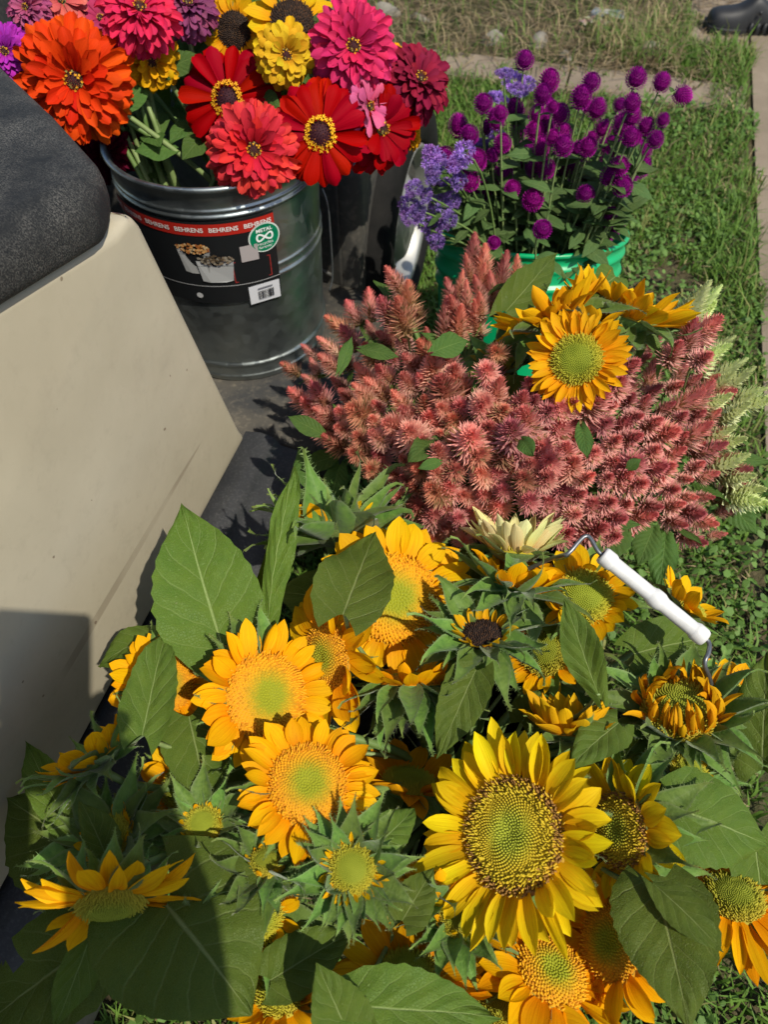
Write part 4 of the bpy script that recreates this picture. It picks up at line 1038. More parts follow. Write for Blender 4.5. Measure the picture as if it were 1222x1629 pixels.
Zi(667, 126, 1.03, 66, (.45, .48, .72), 'double', MAR, 'maroon double zinnia at the right end of the bouquet', (.30, .02, .05))
Zi(630, 100, 1.06, 36, (.5, .2, .8), 'globe', YEL, 'yellow zinnia peeking out between the pink and maroon ones')
Zi(652, 215, 1.05, 30, (.6, .1, .7), 'globe', YEL, 'small yellow zinnia low behind the red one on the right')
Zi(455, 88, 1.00, 62, (.15, .12, .95), 'globe', (.74, .40, .008), 'crinkled yellow zinnia below the dark centred sunflower', (.66, .42, .02))
Zi(168, 244, 1.00, 58, (-.1, -.5, .8), 'double', (.10, .002, .018), 'dark burgundy zinnia hanging below the orange red one')
zr = HEAD['z33'][0]
for b, t_, w in (((330, 60, 1.07), (355, 15, 1.08), 60), ((390, 20, 1.09), (440, -30, 1.1), 70), ((300, 110, 1.08), (330, 60, 1.09), 60), ((500, 60, 1.05), (505, 20, 1.06), 30), ((345, 120, 1.07), (300, 90, 1.06), 50), ((320, 140, 1.09), (280, 60, 1.10), 80), ((300, 190, 1.10), (340, 100, 1.11), 80), ((430, 150, 1.08), (450, 110, 1.09), 70), ((260, 170, 1.09), (215, 120, 1.10), 70), ((350, 100, 1.10), (330, 10, 1.11), 90), ((410, 110, 1.10), (385, 20, 1.11), 80), ((500, 130, 1.09), (480, 70, 1.10), 70), ((540, 160, 1.07), (520, 110, 1.08), 60), ((230, 220, 1.05), (200, 180, 1.06), 60), ((300, 120, 1.11), (260, 20, 1.12), 90), ((280, 160, 1.08), (330, 130, 1.08), 60), ((420, 130, 1.07), (400, 90, 1.07), 60)):
    leaf(zr, aty(*b), aty(*t_), w, tilt=(R(-.3, .3), .3, .9), kind='ovate', mat=M_leafs, nx=12, ny=9)
# thick pale stem bundle showing over the rim
for i in range(9):
    x = 285 - 6 * i
    q0 = aty(x + R(-10, 10), 275 + R(-4, 8), .985 + .01 * (i % 3)); q1 = aty(245 - 7 * i + R(-14, 14), 160, 1.01 + .01 * (i % 4))
    rt = HEAD['z33'][0] if i % 2 else HEAD['z34'][0]
    stem(rt, bez(ZB + np.array([R(-.05, .05), R(-.05, .05), .04]), q0 - np.array([0, 0, .08]), q0, q1, 12), .0045 if i % 3 else .0065, .0030, M_stemg if i % 3 != 1 else M_stem, 7)

# ------------------------------------------------------------------ globe amaranth and ageratum in the green bucket
def globe_mesh(seed, n=190):
    rr = np.random.default_rng(seed); V = []; Fc = []; C = []
    a = np.array((.27, .003, .20)); b2 = np.array((.50, .03, .42))
    for k in range(n):
        zc = 1 - 2 * (k + .5) / n * .93; r = math.sqrt(max(0, 1 - zc * zc)); t_ = k * 2.39996
        d = np.array([r * math.cos(t_), r * math.sin(t_), zc]); tg = np.array([-math.sin(t_), math.cos(t_), 0]); up = np.cross(d, tg)
        up = up if up[2] > 0 else -up
        p = d * np.array([.78, .78, .86]); s = .17; o = len(V); l = rr.uniform(.85, 1.2)
        V += [p - up * .10, p + tg * s * .6 + d * .07, p + d * .28 * l + up * .10 * l, p - tg * s * .6 + d * .07, p + d * .16 + up * .02]
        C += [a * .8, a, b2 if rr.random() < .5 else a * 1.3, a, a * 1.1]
        Fc += [[o, o+1, o+4], [o+1, o+2, o+4], [o+2, o+3, o+4], [o+3, o, o+4]]
    o = len(V)
    for i in range(6):
        for j in range(12):
            t_ = 2 * math.pi * j / 12; f_ = math.pi * i / 5
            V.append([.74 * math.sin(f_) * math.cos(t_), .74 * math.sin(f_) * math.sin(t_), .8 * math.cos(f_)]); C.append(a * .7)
    Fc += [[o+i*12+j, o+i*12+(j+1) % 12, o+(i+1)*12+(j+1) % 12, o+(i+1)*12+j] for i in range(5) for j in range(12)]
    return mesh('flower_head', V, Fc, M_globe, col=np.array(C), smooth=False)
GLOBES = [globe_mesh(i) for i in range(3)]
def flat_leaf(seed, wid, mat): 
    V, f, UV = leaf_mesh(seed, wid, 'ovate', .15, .06, .03, .05, .01, 9, 7)
    return mesh('leaf', V, f, mat, uv=np.array(UV))
GL = [flat_leaf(900 + i, w, M_leafd) for i, w in enumerate((.42, .5, .38))]
GSPOT = [(835,96),(874,129),(863,151),(941,131),(925,155),(1013,125),(1053,132),(1086,151),(986,167),(769,165),(819,172),(857,183),(892,182),(871,170),(950,174),(1005,186),(1055,191),(959,205),(994,201),(1028,201),(825,205),(851,208),(730,200),(747,215),(773,203),(788,189),(1043,222),(1003,217),(894,213),(896,232),(890,248),(923,240),(961,230),(984,232),(1011,236),(969,249),(709,251),(730,268),(758,255),(747,288),(785,246),(832,263),(850,268),(801,276),(838,293),(804,305),(881,303),(911,295),(926,307),(973,278),(1000,278),(991,297),(916,345),(907,366),(863,365),(838,355),(786,386),(819,341),(971,345),(978,359),(963,370),(861,234),(767,301),(1019,266),(825,178),(932,272),(880,262),(870,200),(800,228),(905,262),(848,318),(945,300)]
NG = len(GSPOT)
for k_ in range(34):
    q_ = GSPOT[(k_ * 7) % NG]
    if 150 < q_[1] < 370 and q_[0] < 1050: GSPOT.append((q_[0] + random.choice([-1, 1]) * R(10, 24), q_[1] + R(-14, 22)))
GLAB = 'round magenta flower head on a thin stem in the green bucket'
for i, (px, py) in enumerate(GSPOT):
    yy = 1.075 + R(-.10, .10) + (.06 if py < 150 else 0) - (.06 if py > 330 else 0)
    P = aty(px, py, yy); m = mpp(P); r = (R(14, 18) if i % 8 or i == 0 else R(9, 12)) * (.88 if i >= NG else 1) * m
    cx = GB[0] + (P[0]-GB[0]) * .55; cy = GB[1] + (P[1]-GB[1]) * .6
    if px > 1080 and i < NG: lab_ = 'rightmost magenta flower head nodding on a bent stem above the green bucket'; tl = np.array([.7, -.1, -.25])
    elif (px, py) == (835, 96): lab_ = 'tallest magenta flower head standing alone above the green bucket'; tl = np.array([0, 0, 1])
    elif (px, py) == (786, 386): lab_ = 'lowest magenta flower head hanging over the front rim of the green bucket'; tl = np.array([-.1, -.6, .6])
    else:
        col_ = 'left third' if px < 810 else ('middle' if px < 930 else 'right third'); row_ = 'high' if py < 190 else ('halfway up' if py < 270 else 'low, near the rim')
        lab_ = f'round magenta flower head {row_}, in the {col_} of the green bucket'; tl = np.array([(P[0]-GB[0]) * 2.2 + R(-.25, .25), (P[1]-GB[1]) * 1.6 + R(-.4, .1), .9])
    tl = tl / np.linalg.norm(tl)
    root = thing('globe_amaranth', P, lab_, 'flower', 'globe amaranth in the green bucket')
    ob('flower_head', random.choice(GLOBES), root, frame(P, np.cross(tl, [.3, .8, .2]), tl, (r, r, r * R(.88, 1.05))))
    rim = np.array([cx, cy, .35]); ft = np.array([GB[0] + R(-.06, .06), GB[1] + R(-.06, .06), .04])
    s0 = P - tl * r * .8
    pts = np.vstack([bez(s0, s0 - tl * .03, rim + np.array([0, 0, .09]) + (P - rim) * np.array([.5, .5, 0]), rim, 9), bez(rim, rim - np.array([0, 0, .1]), ft + np.array([0, 0, .1]), ft, 4)[1:]])
    stem(root, pts, .0013, .0020, M_stemg, 5)
    for k in (1, 3, 4, 4, 5, 6, 7, 7) if i % 2 else (1, 3, 5, 5, 6, 7):
        b = pts[k] if k > 1 else pts[0] - np.array([0, 0, .004]); a = R(0, 6.28); l = R(.028, .055) if k > 1 else .016
        X = np.array([math.cos(a), math.sin(a), R(-.3, .5)])
        ob('leaf', random.choice(GL), root, frame(b, X, np.array([R(-.3, .3), R(-.5, .1), 1.0]), (l, l, l)))
# larger leaves round the rim of the green bucket
for (b, t_, w) in (((768, 398, .99), (800, 392, .97), 24), ((985, 345, 1.02), (1020, 300, 1.04), 40), ((985, 325, 1.06), (1035, 312, 1.07), 26), ((735, 370, 1.03), (700, 345, 1.0), 26), ((940, 360, 1.08), (905, 335, 1.06), 36), ((740, 340, 1.06), (760, 375, 1.04), 36), ((850, 345, 1.08), (830, 375, 1.06), 40)):
    leaf(root, aty(*b), aty(*t_), w, tilt=(R(-.3, .3), .5, .8), kind='ovate', mat=M_leafs, nx=10, ny=7)

def fluff_mesh(seed):
    rr = np.random.default_rng(seed); V = []; Fc = []; C = []
    for q in range(9):                                   # nine tiny tufts in a dome
        a = 0 if q == 0 else 2 * math.pi * q / 8 + rr.uniform(-.2, .2); rad = 0 if q == 0 else rr.uniform(.5, .72)
        c0 = np.array([rad * math.cos(a), rad * math.sin(a), .35 - .45 * rad + rr.uniform(-.08, .1)])
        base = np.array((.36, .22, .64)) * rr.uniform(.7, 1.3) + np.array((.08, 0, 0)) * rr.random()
        for k in range(64):
            zc = 1 - 1.25 * (k + .5) / 64; r = math.sqrt(max(0, 1 - zc * zc)); t_ = k * 2.39996 + rr.uniform(-.3, .3)
            d = np.array([r * math.cos(t_), r * math.sin(t_), zc]); sd = np.cross(d, rr.normal(size=3)); sd /= np.linalg.norm(sd)
            l = .36 * rr.uniform(.8, 1.15); b = len(V)
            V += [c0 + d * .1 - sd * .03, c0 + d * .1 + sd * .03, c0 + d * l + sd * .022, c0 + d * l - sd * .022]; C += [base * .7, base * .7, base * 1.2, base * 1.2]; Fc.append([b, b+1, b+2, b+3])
    return mesh('flower_cluster', V, Fc, M_fluff, col=np.array(C), smooth=False)
FL = [fluff_mesh(i) for i in range(3)]
FSP = [(660,300),(690,278),(702,330),(692,365),(668,335),(716,350),(652,325),(708,298),(726,262),(720,318),(680,312),(676,352),(697,385),(740,245),(688,250),(700,262),(655,345),(730,290),(815,130),(838,134),(792,158),(768,232),(786,216),(803,120),(752,262),(826,146)]
for i, (px, py) in enumerate(FSP):
    P = aty(px, py, (.98 if px < 745 else 1.12) + R(-.03, .03)); m = mpp(P); r = R(16, 23) * m
    tl = np.array([-.5, -.55, .6]) if px < 745 else np.array([0, -.2, 1]); tl = tl + np.array([R(-.3, .3), R(-.3, .3), 0]); tl /= np.linalg.norm(tl)
    lab_ = ('fluffy violet blue flower cluster ' + ('hanging lowest over the left of the green bucket' if py > 330 else ('nearest the cart wheel, left of the green bucket' if px < 680 else ('at mid height on the left of the green bucket' if py > 285 else 'highest on the left of the green bucket')))) if px < 745 else ('fluffy violet blue flower cluster below the tallest magenta head' if py < 150 else 'fluffy violet blue flower cluster among the magenta heads at the back')
    root = thing('ageratum', P, lab_, 'flower', 'ageratum in the green bucket')
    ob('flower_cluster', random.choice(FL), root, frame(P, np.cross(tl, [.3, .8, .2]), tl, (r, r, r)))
    rim = GB + np.array([-.07 if px < 745 else R(-.04, .0), R(-.03, .05), .36])
    pts = bez(P - tl * r * .1, P - tl * .06, rim + np.array([0, 0, .05]), rim, 9)
    pts = np.vstack([pts, bez(rim, rim - np.array([0, 0, .1]), GB + np.array([R(-.05, .05), R(-.05, .05), .14]), GB + np.array([R(-.05, .05), R(-.05, .05), .04]), 4)[1:]])
    stem(root, pts, .0014, .002, M_stem, 5)
    for k in (2, 4, 6):
        a = R(0, 6.28); X = np.array([math.cos(a), math.sin(a), R(-.5, .2)]); l = R(.025, .045)
        ob('leaf', random.choice(GL), root, frame(pts[k], X, np.array([R(-.3, .3), R(-.5, .1), 1.0]), (l, l, l)))

# ------------------------------------------------------------------ celosia
def plume_mesh(name, seed, tip, mid, base, n=190, fat=.36, old=0.0, wm=1.0):
    rr = np.random.default_rng(seed); V = []; Fc = []; C = []
    tip, mid, base = map(np.array, (tip, mid, base))
    core = []
    for k in range(n):
        q = ((k + .5) / n) ** .85; t_ = k * 2.39996
        rc = .10 * (1 - q) ** .7; L = (fat * (1 - q) ** .55 + .045) * rr.uniform(.8, 1.15)
        if q < .12: L *= .6 + q * 3.3
        ang = math.radians(78 - 62 * q ** .8 + rr.normal(0, 6))            # from the axis
        ou = np.array([math.cos(t_), math.sin(t_), 0]); d = ou * math.sin(ang) + np.array([0, 0, math.cos(ang)])
        tg = np.array([-ou[1], ou[0], 0]); p = ou * rc * .6 + np.array([0, 0, q * .93])
        w = (.020 + .016 * (1 - q)) * wm; nrm = np.cross(tg, d); b = len(V)
        mp_ = p + d * L * .5 + nrm * -.012; tp = p + d * L + np.array([0, 0, .03 * L])
        V += [p, mp_ + tg * w, tp, mp_ - tg * w]
        f_ = min(1, q * 1.15)
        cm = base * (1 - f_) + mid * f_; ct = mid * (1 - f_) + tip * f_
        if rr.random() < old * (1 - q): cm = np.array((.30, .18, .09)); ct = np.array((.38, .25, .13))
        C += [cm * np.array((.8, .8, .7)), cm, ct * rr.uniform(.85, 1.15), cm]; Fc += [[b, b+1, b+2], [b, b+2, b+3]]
    o = len(V)
    for i in range(6):
        q = i / 5
        for j in range(7):
            t_ = 2 * math.pi * j / 7; r = .13 * (1 - q) ** .7 + .008
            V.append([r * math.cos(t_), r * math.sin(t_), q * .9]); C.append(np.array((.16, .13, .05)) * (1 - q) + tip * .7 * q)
    Fc += [[o+i*7+j, o+i*7+(j+1) % 7, o+(i+1)*7+(j+1) % 7, o+(i+1)*7+j] for i in range(5) for j in range(7)]
    return mesh(name, V, Fc, M_plume, col=np.array(C), smooth=False)
CT, CM_, CBs = (.80, .20, .165), (.88, .46, .37), (.90, .70, .55)
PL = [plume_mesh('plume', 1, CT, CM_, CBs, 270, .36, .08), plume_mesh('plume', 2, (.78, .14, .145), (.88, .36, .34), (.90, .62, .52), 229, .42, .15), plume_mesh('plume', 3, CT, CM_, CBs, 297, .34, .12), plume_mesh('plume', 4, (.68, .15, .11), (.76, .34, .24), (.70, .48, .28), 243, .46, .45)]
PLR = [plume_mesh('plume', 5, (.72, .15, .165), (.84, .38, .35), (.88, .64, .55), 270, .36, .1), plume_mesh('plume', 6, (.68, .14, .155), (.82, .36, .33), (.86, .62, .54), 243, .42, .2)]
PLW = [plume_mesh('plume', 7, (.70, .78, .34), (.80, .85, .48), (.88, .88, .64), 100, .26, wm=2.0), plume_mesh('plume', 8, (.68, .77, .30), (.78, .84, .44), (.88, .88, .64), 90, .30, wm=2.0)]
def inpoly(x, y, poly):
    c = False; j = len(poly) - 1
    for i in range(len(poly)):
        xi, yi = poly[i]; xj, yj = poly[j]
        if (yi > y) != (yj > y) and x < (xj - xi) * (y - yi) / (yj - yi) + xi: c = not c
        j = i
    return c
CPOLY = [(455,590),(470,555),(520,545),(545,500),(570,480),(612,470),(625,440),(648,480),(690,520),(712,560),(735,620),(735,690),(755,700),(770,620),(785,590),(805,650),(830,690),(862,650),(900,622),(990,600),(1010,560),(1045,530),(1100,520),(1130,530),(1150,600),(1160,680),(1180,800),(1140,875),(1085,850),(1050,800),(1000,850),(960,860),(900,855),(860,820),(820,800),(760,820),(740,865),(690,858),(625,810),(605,780),(570,730),(505,700),(500,650),(458,620)]
TPOLY = [(752,380),(772,420),(828,425),(815,445),(775,470),(768,500),(740,525),(712,515),(705,495),(735,440)]
def spot_fill(poly, d, n, seed):
    rr = random.Random(seed); xs = [p[0] for p in poly]; ys = [p[1] for p in poly]; out = []
    for _ in range(n):
        x, y = rr.uniform(min(xs), max(xs)), rr.uniform(min(ys), max(ys))
        if inpoly(x, y, poly) and all((x-a)**2 + (y-b)**2 > d*d for a, b in out): out.append((x, y))
    return out
heads = []
for (px, py) in spot_fill(CPOLY, 23.5, 9000, 3):
    rho2 = ((px - 825) / 370) ** 2 + ((py - 650) / 235) ** 2
    heads.append((px, py, .545 - .16 * rho2 + R(-.022, .012), 0))
for (px, py) in spot_fill(TPOLY, 19, 4000, 4): heads.append((px, py, .52 + R(-.02, .01), 1))
for q in [(628, 445), (650, 470), (640, 500), (612, 490), (775, 590), (790, 625), (800, 655), (770, 640), (930, 625), (890, 650), (1100, 530), (1128, 520), (1075, 560), (1120, 570), (850, 640), (872, 655), (838, 668), (815, 688), (905, 642), (950, 640), (985, 612), (1000, 585), (845, 615), (790, 560), (830, 640)]: heads.append((*q, .55, 0))
random.shuffle(heads)
cen = CB + np.array([0, 0, .22])
# stems: every stem carries the plumes nearest to its top
tops = []
for h in heads:
    if all((h[0]-t_[0])**2 + (h[1]-t_[1])**2 > 62**2 for t_ in tops): tops.append(h)
groups = [[] for _ in tops]
for h in heads:
    k = min(range(len(tops)), key=lambda i: (h[0]-tops[i][0])**2 + (h[1]-tops[i][1])**2); groups[k].append(h)
CL = [flat_leaf(930 + i, w, M_leafs) for i, w in enumerate((.30, .36, .28))]
def celosia(hs, label, group, plumes, lenr, n_leaf=3, seed=0):
    top = hs[0]; P = atz(*top[:3]); root = thing('celosia', P, label, 'celosia', group)
    ax = P - cen; rad = ax / np.linalg.norm(ax)
    node = P - rad * .05
    rim = CB + np.array([(P[0]-CB[0]) * .38, (P[1]-CB[1]) * .38, .31]); ft = CB + np.array([R(-.06, .06), R(-.06, .06), .03])
    pts = np.vstack([bez(node, node - rad * .05, rim + np.array([0, 0, .06]), rim, 8), bez(rim, rim - np.array([0, 0, .1]), ft + np.array([0, 0, .08]), ft, 4)[1:]])
    stem(root, pts, .0026, .0035, M_stem, 5)
    for h in hs:
        Q = atz(*h[:3]); d = Q - cen; d /= np.linalg.norm(d)
        d = d * np.array([1.15, 1.0, 1.0]) + .30 * (CAM - Q) / np.linalg.norm(CAM - Q) * (0 if h[3] else 1) + np.array([R(-.42, .42), R(-.42, .42), R(-.15, .25)]) + (np.array([0, 0, .8]) if h[3] else 0); d /= np.linalg.norm(d)
        l = R(*lenr) * (1.25 if h[3] else 1); b = Q - d * l * .55; wd = l * R(.95, 1.25) * (.75 if h[3] and plumes is not PLW else 1)
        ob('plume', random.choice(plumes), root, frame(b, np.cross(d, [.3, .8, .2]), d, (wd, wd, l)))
        V, f = tube(bez(node, node + (b - node) * .3 + rad * .01, b - d * .015, b + d * .004, 5), .0012, 4, False)
        ob('branchlet', mesh('branchlet', V, f, M_stem), root, Matrix.Identity(4))
    for k in range(n_leaf):
        b = pts[1 + 2 * k] if k < 2 else node; a = R(0, 6.28); l = R(.035, .075)
        X = rad * R(.1, .8) + np.array([math.cos(a), math.sin(a), R(-.2, .2)]) * .8
        ob('leaf', random.choice(CL), root, frame(b, X, rad + np.array([R(-.4, .4), R(-.6, .1), .3]), (l, l, l)))
    return root
nlab = {'l': 'bushy coral pink celosia stem in the left half of the celosia bucket', 'r': 'bushy dusky red celosia stem in the right half of the celosia bucket', 't': 'tall upright coral celosia spikes in front of the green bucket'}
CEL = []
LAND = [(480, 600, 'at the far left, its tips over the cart floor'), (560, 510, 'with tips against the foot of the metal bucket'), (640, 465, 'rising highest at the left, beside the cart wheel'), (560, 690, 'drooping low on the left above the black rocker'), (640, 580, 'in the crowded middle of the left mound'), (715, 590, 'at the right edge of the left mound'), (650, 680, 'above the two small lit leaves on the left mound'), (680, 790, 'low at the front, above the leaf covered golden sunflower'), (770, 720, 'at the front between the two mounds'), (790, 620, 'standing narrow in the gap left of the open sunflower'), (740, 850, 'lowest at the front, left of the cream sunflower'), (860, 780, 'just above the cream sunflower'), (890, 680, 'below the open yellow sunflower'), (960, 620, 'touching the right petals of the open yellow sunflower'), (1080, 540, 'highest at the right, below the rightmost golden sunflower'), (1110, 630, 'beside the cream celosia at the right edge'), (1010, 690, 'in the crowded middle of the right mound'), (970, 800, 'above the white grip of the handle'), (1080, 760, 'low on the right mound above the drooping leaves'), (1150, 840, 'hanging lowest at the far right corner')]
for k, hs in enumerate(groups):
    hs.sort(key=lambda h: (h[0]-tops[k][0])**2 + (h[1]-tops[k][1])**2)
    tx, ty = tops[k][0], tops[k][1]
    where = min(LAND, key=lambda q: (q[0]-tx)**2 + (q[1]-ty)**2)[2]
    if tops[k][3]: lb, gp_, pls = nlab['t'], 'tall celosia spikes', PL[:1] + PL[2:3]
    elif tops[k][0] < 815: lb, gp_, pls = nlab['l'], 'celosia on the left of the bucket', PL
    else: lb, gp_, pls = nlab['r'], 'celosia on the right of the bucket', (PLR if tops[k][0] > 960 or tops[k][1] < 700 else PLR + PL[:2])
    if not tops[k][3]: lb = ('coral pink' if tx < 815 else 'dusky red') + ' celosia stem ' + where
    CEL.append(celosia(hs, lb, gp_, pls, (.024, .050), 3))
WH = [[(1112,478,.50,1),(1100,486,.49,1),(1128,480,.49,1),(1122,494,.48,0)], [(1142,560,.44,0),(1128,572,.45,0),(1150,548,.43,0)], [(1165,585,.42,0),(1180,600,.41,0)], [(1196,625,.40,0),(1182,640,.40,0),(1205,640,.39,0),(1172,655,.41,0)],
      [(1150,610,.43,0),(1140,640,.43,0)], [(1148,690,.42,0),(1160,705,.41,0)], [(1165,735,.40,0),(1180,760,.39,0)], [(1190,780,.37,0),(1198,800,.36,0),(1185,795,.37,0)]]
for i, hs in enumerate(WH):
    celosia(hs, 'cream celosia spikes at the back right of the bucket, tallest of the pale ones' if i == 0 else ['', 'cream celosia behind the topmost coral tips, beside the rightmost golden sunflower', 'cream celosia spikes just right of the coral mound, second from the top', 'cream celosia reaching farthest right over the grass', 'cream celosia partly covered by the right coral plumes', 'cream celosia half way down the right edge of the coral mound', 'cream celosia low on the right edge, above the lowest pale tuft', 'lowest cream celosia tuft at the right edge of the bucket'][i], 'cream celosia', PLW, (.040, .052), 2)
# leaves of the celosia that show plainly
for (b, t_, w, mt) in (((805, 496, .52), (888, 402, .53), 60, M_leaf), ((515, 692, .43), (458, 662, .44), 30, M_leafs), ((575, 555, .52), (635, 568, .52), 26, M_leafs), ((690, 560, .55), (745, 540, .55), 42, M_leafs), ((540, 590, .52), (560, 535, .53), 22, M_leafs),
                       ((925, 680, .57), (935, 732, .58), 30, M_leafs), ((830, 700, .56), (850, 725, .57), 30, M_leafs), ((535, 725, .36), (480, 745, .35), 34, M_leafs), ((540, 740, .35), (525, 800, .33), 40, M_leafs), ((1060, 850, .34), (1050, 945, .32), 46, M_leafs), ((1040, 840, .36), (1015, 900, .34), 46, M_leafs),
                       ((1150, 790, .33), (1205, 850, .32), 44, M_leafs), ((1140, 730, .36), (1230, 735, .35), 26, M_leafs), ((745, 640, .50), (785, 575, .52), 60, M_leaf), ((800, 640, .50), (850, 600, .53), 70, M_leaf), ((690, 700, .50), (650, 735, .52), 40, M_leafs), ((700, 735, .53), (665, 745, .53), 20, M_leafs), ((820, 560, .52), (800, 515, .54), 50, M_leafd), ((900, 505, .575), (985, 470, .575), 50, M_leaf), ((980, 440, .55), (950, 465, .55), 60, M_leaf), ((480, 720, .34), (500, 790, .33), 40, M_leafs), ((990, 830, .40), (950, 900, .38), 60, M_leafs), ((720, 600, .49), (690, 640, .49), 60, M_leaf), ((1000, 745, .56), (1020, 730, .57), 20, M_leafs)):
    leaf(CEL[0], atz(*b), atz(*t_), w, tilt=(R(-.2, .2), .2, .95), kind='ovate' if mt is not M_leaf else 'heart', mat=mt, nx=14, ny=9)

# ------------------------------------------------------------------ lawn
def so(x, y):
    d0 = x - A0[0]; d1 = y - A0[1]
    return d0 * H[0] + d1 * H[1], d0 * N[0] + d1 * N[1]
def vnoise(x, y, sc, seed):
    rr = np.random.default_rng(seed); g = rr.random((64, 64)); x = (x * sc) % 63; y = (y * sc) % 63
    i = x.astype(int); j = y.astype(int); fx = x - i; fy = y - j; fx = fx*fx*(3-2*fx); fy = fy*fy*(3-2*fy)
    return g[i, j]*(1-fx)*(1-fy) + g[i+1, j]*fx*(1-fy) + g[i, j+1]*(1-fx)*fy + g[i+1, j+1]*fx*fy
def lawn():
    n = 480000
    y = -1.2 + 6.4 * rng.random(n) ** 1.15; x = -1.6 + 4.2 * rng.random(n)
    s, o = so(x, y)
    nz = vnoise(x + 9, y + 9, 2.2, 1); n2 = vnoise(x + 9, y + 9, 7.0, 2); nf = vnoise(x + 9, y + 9, 16.0, 3)
    edge = .015 * np.sin(s * 23) + .05 * (n2 - .5)
    keep = ((o < .818 + edge) | (o > 2.42)) & ~((s > 2.33 + edge) & (o > .632 + edge) & (o < 2.4)) & ~((o < .06) & (s < .55) & (s > -1.4)) & ~((o < -.3) & (s < 1.5))
    debris = (s > 2.03) & (o < .60)
    lush = (s < 1.84 + .05 * (n2 - .5)) | (o > .58) & (s > 2.1)
    strip = (s > 1.86) & (s < 2.03)
    keep &= ~(strip & (rng.random(n) > .07 + .5 * (o > .70) + .35 * (np.abs(n2 - .5) > .28)))
    keep &= ~(debris & ~(rng.random(n) < .10 + .45 * (nz > .5) + .5 * (s > 2.75)))
    thin = (nf < .26) & (nz < .5); keep &= ~(thin & (rng.random(n) < .7))
    bare = np.hypot(x - .66, y - 1.42) < .10; keep &= ~(bare & (rng.random(n) < .85))
    keep &= ~((y > 2.9) & (rng.random(n) < .35))
    for c_, r_ in ((GB, .13), (CB, .12), (SB, .13)): keep &= np.hypot(x - c_[0], y - c_[1]) > r_
    x, y, s, o, nz, n2, debris, nf = (a[keep] for a in (x, y, s, o, nz, n2, debris, nf)); n = len(x)
    L = rng.uniform(.018, .046, n) * (.75 + .6 * nz); tall = rng.random(n) < .07; L[tall] *= 1.8
    L = np.where(debris, rng.uniform(.04, .13, n), L); L = np.where((o > .70) & (s > .4), L * 1.5, L)
    wd = rng.uniform(.0011, .0026, n); wd = np.where(debris, wd * .8, wd)
    a = rng.uniform(0, 2*np.pi, n); lean = rng.uniform(.15, 1.1, n); lean = np.where(debris, rng.uniform(.4, 1.35, n), lean)
    dx, dy = np.cos(a), np.sin(a); tx, ty = -dy, dx
    V = np.zeros((n, 5, 3), np.float32)
    p1 = np.stack([x + dx*L*.45*np.sin(lean*.6), y + dy*L*.45*np.sin(lean*.6), L*.55*np.cos(lean*.6)], -1)
    p2 = np.stack([x + dx*L*(.25+.75*np.sin(lean)), y + dy*L*(.25+.75*np.sin(lean)), L*np.maximum(.12, np.cos(lean))*.95], -1)
    W0 = np.stack([tx*wd, ty*wd, 0*wd], -1); b0 = np.stack([x, y, 0*x], -1)
    V[:, 0] = b0 - W0; V[:, 1] = b0 + W0; V[:, 2] = p1 + W0*.9; V[:, 3] = p1 - W0*.9; V[:, 4] = p2
    g1 = np.array((.085, .175, .022)); g2 = np.array((.155, .270, .040)); g3 = np.array((.26, .27, .085)); dry = np.array((.38, .30, .155))
    q = rng.random(n)[:, None]; c = g1 * (1-q) + g2 * q
    yl = (rng.random(n) < .06 + .20 * (n2 > .62))[:, None]; c = np.where(yl, g3 * (.7 + .5 * q), c)
    dr = (rng.random(n) < np.where(debris, .52, .025 + .12 * (nz < .30)))[:, None]; c = np.where(dr, dry * (.6 + .6 * q), c)
    C = np.repeat(c[:, None, :], 5, 1)
    base = np.arange(n)[:, None] * 5
    loops = np.concatenate([base + np.array([[0, 1, 2, 3]]), base + np.array([[3, 2, 4]])], 1).ravel().astype(np.int32)
    tot = np.tile([4, 3], n).astype(np.int32); st = np.concatenate([[0], np.cumsum(tot)[:-1]]).astype(np.int32)
    me = bpy.data.meshes.new('grass'); me.vertices.add(n*5); me.vertices.foreach_set('co', V.ravel())
    me.loops.add(len(loops)); me.loops.foreach_set('vertex_index', loops); me.polygons.add(2*n); me.polygons.foreach_set('loop_start', st); me.polygons.foreach_set('loop_total', tot)
    cc = np.ones((n*5, 4), np.float32); cc[:, :3] = C.reshape(-1, 3); at = me.color_attributes.new('Col', 'FLOAT_COLOR', 'POINT'); at.data.foreach_set('color', cc.ravel())
    me.materials.append(M_grass); me.update(calc_edges=True); me.validate()
    o_ = ob('grass', me); tag(o_, 'green lawn grass with dry patches between the buckets and the sidewalk', None, None, 'stuff')
    # clover and broad-leaved weeds: rounded leaflets low in the grass
    n = 52000
    y = -.8 + 3.6 * rng.random(n); x = -.6 + 2.4 * rng.random(n); s, o = so(x, y); nz = vnoise(x + 9, y + 9, 4.0, 9)
    k = (o > .07) & (o < .84) & (s < 1.84) & (rng.random(n) < .12 + 1.2 * (nz > .48))
    for c_, r_ in ((GB, .13), (CB, .12), (SB, .13)): k &= np.hypot(x - c_[0], y - c_[1]) > r_
    x, y = x[k], y[k]; n = len(x); z = rng.uniform(.010, .034, n); r = rng.uniform(.0028, .0066, n)
    V = np.zeros((n, 6, 3), np.float32); a0 = rng.uniform(0, 6.28, n); el = rng.uniform(1.0, 1.7, n)
    nx_ = rng.normal(0, .45, n); ny_ = rng.normal(0, .45, n)
